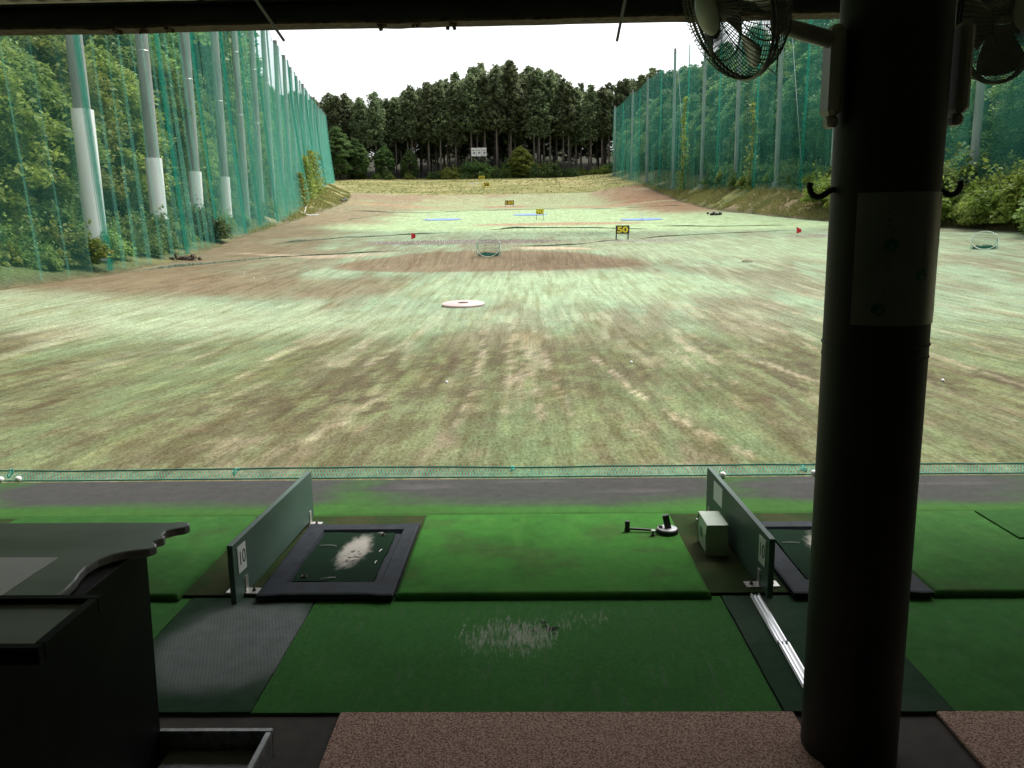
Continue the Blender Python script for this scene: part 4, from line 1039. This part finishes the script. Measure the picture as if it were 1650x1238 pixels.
# ================================================================== POLES AND NETS
LY = [26.5, 34.4, 42.2, 50.9, 59.3, 68, 77, 86, 95, 104, 113, 122.5, 132, 142, 152, 163, 174, 186]
RY = [48.5, 68.3, 81.7, 95.4, 111, 128.4, 150.4, 167, 191]
def RX(y): return 26 - (max(y, 40)-48.5)*.0407
sleeves = {0: 4.7, 1: 3.5, 2: 3.1, 3: 3.0}
order = ['first', 'second', 'third', 'fourth']
def ltop(y): return float(np.interp(y, [10, 27, 60, 105, 150, 190], [17, 19, 20, 22.8, 26.5, 30.5]))
def rtop(y): return float(np.interp(y, [20, 48, 80, 111, 128, 150, 167, 191], [21, 24, 26.5, 28.2, 29.3, 29.4, 30.2, 31]))
for i, y in enumerate(LY):
    x = pole_x(y); z = Hf(x, y); h = ltop(y)-z+.4
    lean = -.008 if i < 2 else .008 if i < 4 else random.uniform(.0, .012)
    p = empty('net_pole', (x, y, z-.3), (0, lean, 0))
    if i < 4: lab = ['grey concrete net pole with the tallest white sleeve', 'grey concrete net pole with white sleeve, second from the tallest sleeve', 'grey concrete net pole with short white sleeve and guy wire beside it', 'grey concrete net pole with short clean white sleeve'][i]; grp = 'sleeved net poles on the ladder bank'
    else: lab = 'bare grey concrete pole in line with the white-sleeved poles'; grp = 'bare net poles on the ladder bank'
    tag(p, lab, 'pole', grp)
    m = MB(); m.lathe([(.27, 0), (.255, h*.35), (.2, h+.3)], 20); m.lathe([(.21, h+.302), (.21, h+.36)], 12); m.build('shaft', M['concrete_pole'], p, True)
    for k in (.45, .7):
        m = MB(); m.ring((0, 0, h*k), .248-.02*k, .022, n=20, m=5); m.build('band', M['steel'], p)
    if i in sleeves:
        m = MB(); hh = sleeves[i]; m.lathe([(.335, .1), (.335, .3+hh*.6), (.335, .3+hh), (.30, .3+hh), (.30, .1)], 28); m.build('sleeve', M['sleeve'], p, True)
for i, y in enumerate(RY):
    x = RX(y); z = Hf(x, y); h = rtop(y)-z+.6
    p = tag(empty('net_pole', (x, y, z-.3), (0, random.uniform(-.006, .006), 0)), 'slim pale grey pole holding the net beside the bushy bank', 'pole', 'net poles on the bushy bank')
    m = MB(); m.lathe([(.25, 0), (.235, h*.35), (.18, h+.3)], 18); m.build('shaft', M['concrete_pole'], p, True)
    m = MB(); m.lathe([(.42, 0), (.42, .7), (.38, .75)], 14); m.build('footing', M['concrete_pole'], p, True)

def net(ys0, ys1, xt, xb, zt, label, folds, amp, wl, sag, mat='net'):
    nn = tag(empty('safety_net', (0, 0, 0)), label, 'net')
    s = np.arange(ys0, ys1, wl/7); k = 16
    ph = 3.0*fbm(s*.09, s*0, 77)
    V = np.zeros((k, len(s), 3))
    for i in range(k):
        t = i/(k-1)          # 0 top, 1 bottom
        a = amp*np.interp(s, [20, 60, 110], [.55, 1, 1.3])*(.35+.9*t)*(.5+fbm(s*.15, s*0+t*.7, 31))
        x0 = np.array([xt(v) for v in s]); x1 = np.array([xb(v) for v in s])
        bulge = .25*math.sin(math.pi*t)
        x = x0*(1-t**1.5) + x1*t**1.5 + a*np.sin(2*np.pi*s/wl+6*ph+.5*t) + bulge*0
        y = s + .25*a*np.cos(2*np.pi*s/wl*1.7+ph*9)
        ztp = np.array([zt(v)-sag(v) for v in s]); zbt = H(x1, s)+.02
        V[i] = np.stack([x, y, ztp*(1-t)+zbt*t], -1)
    i = np.arange(k*len(s)).reshape(k, len(s)); Fq = np.stack([i[:-1, :-1], i[:-1, 1:], i[1:, 1:], i[1:, :-1]], -1).reshape(-1, 4)
    link('netting', quads_mesh('netting', V.reshape(-1, 3), M[mat], Fq, None, True), nn)
    # headline rope
    m = MB(); m.tube([tuple(p) for p in V[0][::4]], .02, 4); m.build('head_rope', M['rope'], nn)
    # gathered overlaps between two lengths of net
    for fy, wd in folds:
        j = np.argmin(abs(s-fy)); kk = 14; Vf = np.zeros((k, kk, 3))
        for i in range(k):
            t = i/(k-1); p = V[i, j]; wdt = wd*(.35+.8*t)
            u = np.linspace(-.5, .5, kk)
            Vf[i] = np.stack([p[0]+.16+.09*np.sin(u*22+t*2+fy), p[1]+u*wdt-.6*t*wd, np.full(kk, p[2])], -1)
        i = np.arange(k*kk).reshape(k, kk); Fq = np.stack([i[:-1, :-1], i[:-1, 1:], i[1:, 1:], i[1:, :-1]], -1).reshape(-1, 4)
        link('gathered_fold', quads_mesh('gathered_fold', Vf.reshape(-1, 3), M['net_fold'], Fq, None, True), nn)
    return nn
def sagf(PY):
    a = np.array(PY)
    def f(v):
        j = np.searchsorted(a, v)
        if j == 0 or j >= len(a): return .3
        t = (v-a[j-1])/(a[j]-a[j-1]); return .9*4*t*(1-t)*.6
    return f
net(10, 187, lambda y: pole_x(y)+.5, lambda y: min(pole_x(y)+1.6, Lf(y)-.3), ltop, 'tall teal safety net hung before the white-sleeved poles and leafy hillside',
    [(y-1.6, .26) for y in LY[:8]] + [(y-2, .5) for y in LY[8:14]], .22, 1.3, sagf(LY), 'net_sheer')
net(24, 191.5, lambda y: RX(y)-.3, lambda y: RX(y)-.55, rtop, 'tall teal safety net on slim poles along the bushy bank', [(y+(RY[min(i+1, 8)]-y)*.45, .6) for i, y in enumerate(RY[:-1])], .10, 1.9, sagf(RY))
for i, (y, yy) in enumerate([(81.7, 75), (68.3, 61.0), (128.4, 120)]):
    x = RX(y)+.3; p0 = Vector((x, y, rtop(y)-.8)); p1 = Vector((x+.1, yy, Hf(x, yy)))
    m = MB(); m.tube([(0, 0, 0), p0-p1], .018, 5); tag(m.build('guy_wire', M['aluminium'], None, loc=p1), 'thin guy wire slanting behind the slim-pole net', 'wire', 'guy wires behind the slim-pole net')
# ================================================================== VEGETATION
def leaf_quads(c, size, flat=.55, asp=1.7):
    """c (N,3) centres -> leaf shaped quads; flat: how far leaves lie level"""
    N = len(c)
    n = rng.normal(size=(N, 3)); n[:, 2] = np.abs(n[:, 2]) + flat*2; n /= np.linalg.norm(n, axis=1)[:, None]
    a = rng.normal(size=(N, 3)); a -= (a*n).sum(1)[:, None]*n; a /= np.linalg.norm(a, axis=1)[:, None]; b = np.cross(n, a)
    s = (size*(.6+.8*rng.random(N)))[:, None] if np.ndim(size) == 0 else (size*(.6+.8*rng.random(N)))[:, None]
    la = a*s*.5*asp; lb = b*s*.5; dr = np.zeros((N, 3)); dr[:, 2] = -.12*s[:, 0]
    return np.stack([c-la+dr, c+lb*.9, c+la+dr, c-lb*.9], 1).reshape(-1, 3)

def broadleaf(h, rad, ntips, per, leaf, mat, seed, base=.28):
    rg = np.random.default_rng(seed); tb = MB()
    lean = rg.normal(size=2)*.04*h
    tr = [(lean[0]*t*t, lean[1]*t*t, h*.82*t) for t in np.linspace(0, 1, 7)]
    tb.tube([(x, y, z-.3 if i == 0 else z) for i, (x, y, z) in enumerate(tr)], [.024*h*(1-.82*t)+.02 for t in np.linspace(0, 1, 7)], 8)
    tips = []; cs = []
    for i in range(ntips):
        t = base + (1-base)*((i+.5)/ntips)**.9; a = i*2.39996 + rg.normal()*.4
        env = math.sin(math.pi*min(1, (t-base)/(1-base)*.86+.16))**.7
        r_ = rad*env*(.45+.6*rg.random()**.6); tip = np.array([r_*math.cos(a), r_*math.sin(a), h*t+.04*h*rg.normal()*.5])
        tips.append(tip)
        if i % 2 == 0:
            tz = max(.12, min(.95, t-.10-.28*rg.random())); k = tz*h
            bx = lean[0]*(tz/.82)**2; by = lean[1]*(tz/.82)**2
            mid = np.array([bx, by, k])*.45+tip*.55; mid[2] += .06*h*rg.random()
            tb.tube([(bx, by, min(k, h*.8)), tuple(mid), tuple(tip)], [.008*h*(1.1-tz)+.012, .004*h, .008], 5, False)
        nc = int(per*(.6+.8*rg.random())); sr = rad*(.22+.16*rg.random())
        d = rg.normal(size=(nc, 3)); d /= np.linalg.norm(d, axis=1)[:, None]; d *= (rg.random(nc)**.45)[:, None]
        # flattened, drooping spray
        p = d*np.array([sr, sr, sr*.38]); p[:, 2] -= .30*(p[:, 0]**2+p[:, 1]**2)/sr
        cs.append(p+tip)
    cs = np.concatenate(cs)
    V = leaf_quads(cs, leaf)
    return tb.mesh('trunk', M['bark'], 'all'), quads_mesh('crown', V, M[mat])

def conifer(h, rad, seed, base=.42):
    rg = np.random.default_rng(seed); tb = MB()
    tb.tube([(0, 0, -.5), (0, 0, h*.4), (0, 0, h*.97)], [.016*h*.55+.06, .012*h*.5+.05, .03], 8)
    cs = []; sz = []
    nb = 130
    for i in range(nb):
        t = base + (1-base)*(i/nb)**.95; u = (t-base)/(1-base)
        env = (1-u)**.42*(.6+.4*min(1, u*3)); L_ = rad*env*(.6+.6*rg.random())+.25; a = i*2.39996+rg.normal()*.4
        n = max(9, int(30*L_/rad)); s = rg.random(n)**.7
        x = L_*s; z = h*t - .22*L_*s**1.6 + .35*rg.normal(size=n)*(.4+.6*s); sp = rg.normal(size=n)*.26*(.3+s)*L_*.6
        cs.append(np.stack([x*math.cos(a)-sp*math.sin(a), x*math.sin(a)+sp*math.cos(a), z], -1))
        if i % 2 == 0: tb.tube([(0, 0, h*t), (L_*.8*math.cos(a), L_*.8*math.sin(a), h*t-.1*L_)], [.05, .015], 4, False)
    for i in range(14):     # dead stubs under the crown
        t = base*(.45+.55*rg.random()); a = rg.random()*6.28; L_ = .5+1.0*rg.random()
        tb.tube([(0, 0, h*t), (L_*math.cos(a), L_*math.sin(a), h*t-.15)], [.04, .012], 4, False)
    c = np.concatenate(cs)
    return tb.mesh('trunk', M['bark_cedar'], 'all'), quads_mesh('crown', leaf_quads(c, .62, .25, 1.5), M['needle'])

def shrub_mesh(rad, h, n, leaf, mat, seed):
    rg = np.random.default_rng(seed); cs = []
    for i in range(34):
        a = rg.random()*6.28; r_ = rad*rg.random()**.5*1.05; z = h*(.12+.85*rg.random()**1.1)*(1-.5*min(1, (r_/rad))**2); q = .16+.34*rg.random()**1.5; k = int(n/34*(q/.3)**1.4)
        d = rg.normal(size=(k, 3)); d /= np.linalg.norm(d, axis=1)[:, None]; d *= (rg.random(k)**.5)[:, None]*np.array([q*rad*1.2, q*rad*1.2, q*h*.55])
        d[:, 2] -= .5*(d[:, 0]**2+d[:, 1]**2)/(q*rad*1.2)
        cs.append(d+np.array([r_*math.cos(a), r_*math.sin(a), z]))
    for i in range(10):      # loose shoots standing out of the bush
        a = rg.random()*6.28; k = 40; t = rg.random(k); tip = np.array([rad*.9*math.cos(a), rad*.9*math.sin(a), h*(.9+.35*rg.random())])
        cs.append(t[:, None]*tip*np.array([1, 1, 1]) + rg.normal(size=(k, 3))*.05*rad)
    c = np.concatenate(cs); c[:, 2] = np.abs(c[:, 2])
    tb = MB()
    for i in range(9):
        a = rg.random()*6.28; tb.tube([(0, 0, -.1), (.3*rad*math.cos(a), .3*rad*math.sin(a), h*.45), (.6*rad*math.cos(a), .6*rad*math.sin(a), h*.85)], [.03, .02, .008], 5, False)
    return tb.mesh('stems', M['bark'], 'all'), quads_mesh('foliage', leaf_quads(c, leaf, .3), M[mat])

BL = [broadleaf(12, 4.4, 150, 240, .19, 'leaf_mid', 1, .12), broadleaf(13, 4.2, 140, 210, .2, 'leaf_dark', 2, .16), broadleaf(11, 4.6, 150, 240, .19, 'leaf_mid', 3, .1),
      broadleaf(14, 4.0, 120, 160, .25, 'leaf_dark', 4, .22), broadleaf(10, 4.0, 140, 230, .18, 'leaf_light', 5, .1)]
CF = [conifer(26, 4.0, 11, .42), conifer(25, 3.7, 12, .46), conifer(27, 4.2, 13, .4), conifer(25, 3.9, 14, .36)]
CL = [conifer(25, 4.2, 15, .12), conifer(26, 4.4, 16, .16)]
SH = [shrub_mesh(1.5, 2.0, 8000, .12, 'leaf_mid', 21), shrub_mesh(1.3, 1.6, 8000, .11, 'leaf_light', 22), shrub_mesh(1.7, 2.3, 8000, .13, 'leaf_dark', 23)]
def plant(meshes, x, y, sc, name, label, cat, group, parts=('trunk', 'crown'), sz=1.0, dz=-.1):
    r_ = tag(empty(name, (x, y, Hf(x, y)+dz), (0, 0, random.uniform(0, 6.28))), label, cat, group); r_.scale = (sc, sc, sc*sz)
    for me, nm in zip(meshes, parts): link(nm, me, r_)
    return r_
random.seed(5)
# far wood: three ranks of cedars
for rank, (yy, step, x0, x1) in enumerate([(214, 2.6, -72, 46), (219, 2.8, -76, 50), (225, 3.2, -80, 54), (232, 3.6, -84, 56), (240, 4.0, -88, 60)]):
    x = x0
    while x < x1:
        top = np.interp(x, [-80, -58, -40, -30, -22, -14, -4, 4, 12, 22, 30, 60], [.8, .8, .78, .84, .97, 1.05, 1.05, 1.0, .88, .82, .88, .88])
        if rank == 0 and -21 < x < 3 and random.random() < .35: x += step; continue
        plant(random.choice(CF if rank < 3 else CL), x+random.uniform(-1, 1), yy+random.uniform(-2, 2), top*random.uniform(.93, 1.04)*(1 if rank < 4 else .95), 'cedar_tree', ['tall cedar with bare straight trunk in the front row of the far wood', 'tall cedar just behind the front row of the far wood', 'tall cedar in the middle of the far wood', 'cedar with low branches deep in the far wood', 'cedar with low branches at the back of the far wood'][rank], 'tree', 'cedars closing the field')
        x += step*random.uniform(.75, 1.25)
for x, y, s, k, lab in [(-43, 207, .75, 1, 'rounded dark broadleaf tree at the end of the sleeved-pole net'), (-36, 209, .6, 3, 'low dark broadleaf tree in front of the cedars'), (-30, 210, .55, 1, 'low dark broadleaf tree in front of the cedars'), (-47, 204, .95, 1, 'rounded dark broadleaf tree at the end of the sleeved-pole net'),
                   (-1.5, 207, .78, 4, 'bright green young tree among the bushes before the cedars')]:
    plant(BL[k], x, y, s, 'broadleaf_tree', lab, 'tree', 'broadleaf trees before the cedars', dz=-.5)
for i in range(58):
    x = random.uniform(-20, 9) if i < 18 else random.uniform(-44, 30)
    plant(random.choice(SH), x, 207.5+random.uniform(-1.5, 3), random.uniform(1.2, 2.1) if i < 18 else random.uniform(.7, 1.2), 'shrub', 'rounded shrub in the thicket before the cedars', 'shrub', 'thicket before the cedars', ('stems', 'foliage'))
# left hillside
def lefttree(y, off, s, k): plant(BL[k], pole_x(y)-off, y, s, 'broadleaf_tree', ['leafy mid-green tree on the hillside behind the sleeved-pole net', 'dark leafy tree on the hillside behind the sleeved-pole net', 'spreading mid-green tree on the hillside behind the sleeved-pole net', 'tall narrow dark leafy tree behind the sleeved-pole net', 'yellow-green leafy tree on the hillside behind the sleeved-pole net'][k], 'tree', 'trees behind the sleeved-pole net', sz=random.uniform(.95, 1.2), dz=-.4)
y = 15.0
while y < 192:
    lefttree(y, random.uniform(3.0, 4.6), random.uniform(.6, .8), random.choice([0, 2, 0, 4, 4])); y += random.uniform(4.0, 5.5)
y = 18.0
while y < 196:
    lefttree(y, random.uniform(9, 12), random.uniform(.95, 1.2), random.choice([0, 1, 2, 3])); y += random.uniform(5.0, 6.8)
y = 20.0
while y < 200:
    lefttree(y, random.uniform(14, 19), random.uniform(1.2, 1.5)*float(np.interp(y, [30, 48, 110, 140], [1, 1.6, 1.5, 1.1])), random.choice([0, 1, 3, 3])); y += random.uniform(6, 9)
y = 17.0
while y < 185:
    for off in (random.uniform(-.3, .5), random.uniform(1.0, 2.6)):
        if y > 58 and random.random() < .35: continue
        plant(random.choice(SH), min(pole_x(y), Lf(y)-1.3)-off, y+random.uniform(-.6, .6), random.uniform(.45, .8), 'shrub', 'leafy undergrowth shrub at the foot of the white-sleeved net poles', 'shrub', 'undergrowth under the sleeved-pole net', ('stems', 'foliage'))
    if y < 56:
        for k in range(3): plant(SH[random.choice([0, 0, 1, 2])], Lf(y)-1.0-random.random()*1.2, y+random.uniform(-1, 1), random.uniform(.28, .42), 'shrub', 'low green ground shrub inside the hem of the sleeved-pole net', 'shrub', 'ground shrubs at the sleeved-pole net hem', ('stems', 'foliage'))
    y += random.uniform(1.8, 2.8) if y < 60 else random.uniform(3, 5)
# right hillside
def righttree(y, off, s, k): plant(BL[k], RX(y)+off, y, s, 'broadleaf_tree', ['leafy mid-green tree on the slope behind the slim-pole net', 'dark leafy tree on the slope behind the slim-pole net', 'spreading mid-green tree on the slope behind the slim-pole net', 'tall narrow dark leafy tree behind the slim-pole net', 'yellow-green leafy tree on the slope behind the slim-pole net'][k], 'tree', 'trees behind the slim-pole net', sz=random.uniform(.95, 1.2), dz=-.4)
y = 26.0
while y < 200:
    righttree(y, random.uniform(4, 5.5), random.uniform(.6, .85), random.choice([1, 3, 0, 2])); y += random.uniform(4.5, 6.5)
y = 28.0
while y < 205:
    righttree(y, random.uniform(8, 11), random.uniform(.9, 1.15), random.choice([1, 3, 1, 0])); y += random.uniform(5.5, 7.5)
y = 30.0
while y < 190:
    righttree(y, random.uniform(14, 19), random.uniform(1.1, 1.35), random.choice([1, 3])); y += random.uniform(6.5, 9)
y = 30.0
while y < 110:
    t = np.interp(y, [30, 50, 80, 110], [1, 1, .6, .3])
    if y < 66:
        plant(SH[random.choice([0, 1, 1])], RX(y)-.8+random.uniform(-.4, .8), y+random.uniform(-.6, .6), random.uniform(1.2, 1.9)*t, 'shrub', 'sunny yellow-green shrub on the bushy bank before the net', 'shrub', 'shrubs on the bushy bank', ('stems', 'foliage'))
    plant(random.choice(SH), RX(y)+.6+random.uniform(-.3, 1.2), y+random.uniform(-.8, .8), random.uniform(.8, 1.2), 'shrub', 'dark undergrowth shrub behind the slim-pole net', 'shrub', 'undergrowth behind the slim-pole net', ('stems', 'foliage'))
    y += random.uniform(1.5, 2.4) if y < 66 else random.uniform(3, 4.5)
# vines over the sleeved-pole net
def vine(y, xo, hgt, w_, lab, n=2600, right=False):
    x = (RX(y)-.65 if right else min(pole_x(y)+1.3, Lf(y)-.4)) + xo; z = Hf(x, y)
    t = rng.random(n)**1.5; zz_ = t*hgt; wd = w_*(1-.8*t)+.25
    c = np.stack([rng.normal(size=n)*.18*(1+1.2*(1-t)), rng.normal(size=n)*wd*.5+.5*np.sin(zz_*.8), zz_], -1)
    r_ = tag(empty('climbing_vine', (x, y, z)), lab, 'vine')
    link('foliage', quads_mesh('foliage', leaf_quads(c, .2, .2), M['leaf_light']), r_)
    m = MB(); m.tube([(0, .5*math.sin(k*.8), k) for k in np.linspace(0, hgt*.95, 12)], .02, 5); m.build('stem', M['bark'], r_)
vine(112, .3, 5.5, 6.5, 'yellow-green vine climbing the sleeved-pole net beside the drain pipe')
vine(101, .2, 5, 4.0, 'low yellow-green vine spilling from the sleeved-pole net toward the pipes', 2000)
vine(90, .1, 3.5, 2.5, 'thin yellow-green creeper at the foot of the sleeved-pole net above the ladder', 1400)
vine(119, .1, 13, 1.3, 'tall narrow yellow-green vine climbing the slim-pole net', 1000, True)
vine(88, .1, 9, .7, 'sparse narrow creeper hanging on the slim-pole net near a guy wire', 420, True)

# grass on banks and the far meadow: uncountable
def grass():
    N = 15000
    y1 = rng.uniform(150, 207, 2500); x1 = _it(y1, PL)*.98 + rng.random(2500)*(_it(y1, PR)-_it(y1, PL))*.98
    y2 = rng.uniform(50, 150, 9000); x2 = _it(y2, PL) - .25 - rng.random(9000)**1.3*4
    y3 = rng.uniform(26, 150, 13000); x3 = _it(y3, PR) + .3 + rng.random(13000)**1.2*4.5
    x = np.concatenate([x1, x2, x3]); y = np.concatenate([y1, y2, y3]); z = H(x, y)
    keep = fbm(x*.35, y*.25, 91) > .40; x, y, z = x[keep], y[keep], z[keep]; n = len(x)
    hgt = np.interp(y, [18, 60, 150, 207], [.2, .22, .2, .2])*(.5+rng.random(n)); V = []
    for k in range(5):
        a = rng.random(n)*6.28; wd = .02+.0004*y; dx = np.cos(a); dy = np.sin(a); ox = rng.normal(size=n)*.12; oy = rng.normal(size=n)*.12; ln = .5*hgt
        p = np.stack([x+ox, y+oy, z-.05], -1); u = np.stack([dx*wd, dy*wd, 0*wd], -1); tip = p + np.stack([-dy*ln, dx*ln, hgt], -1)
        V.append(np.stack([p-u, p+u, tip], 1))
    V = np.concatenate(V).reshape(-1, 3)
    o = link('grass', quads_mesh('grass', V, M['grass'], nper=3)); tag(o, 'dry yellow-green grass on the banks and far meadow', 'grass', kind='stuff')
grass()
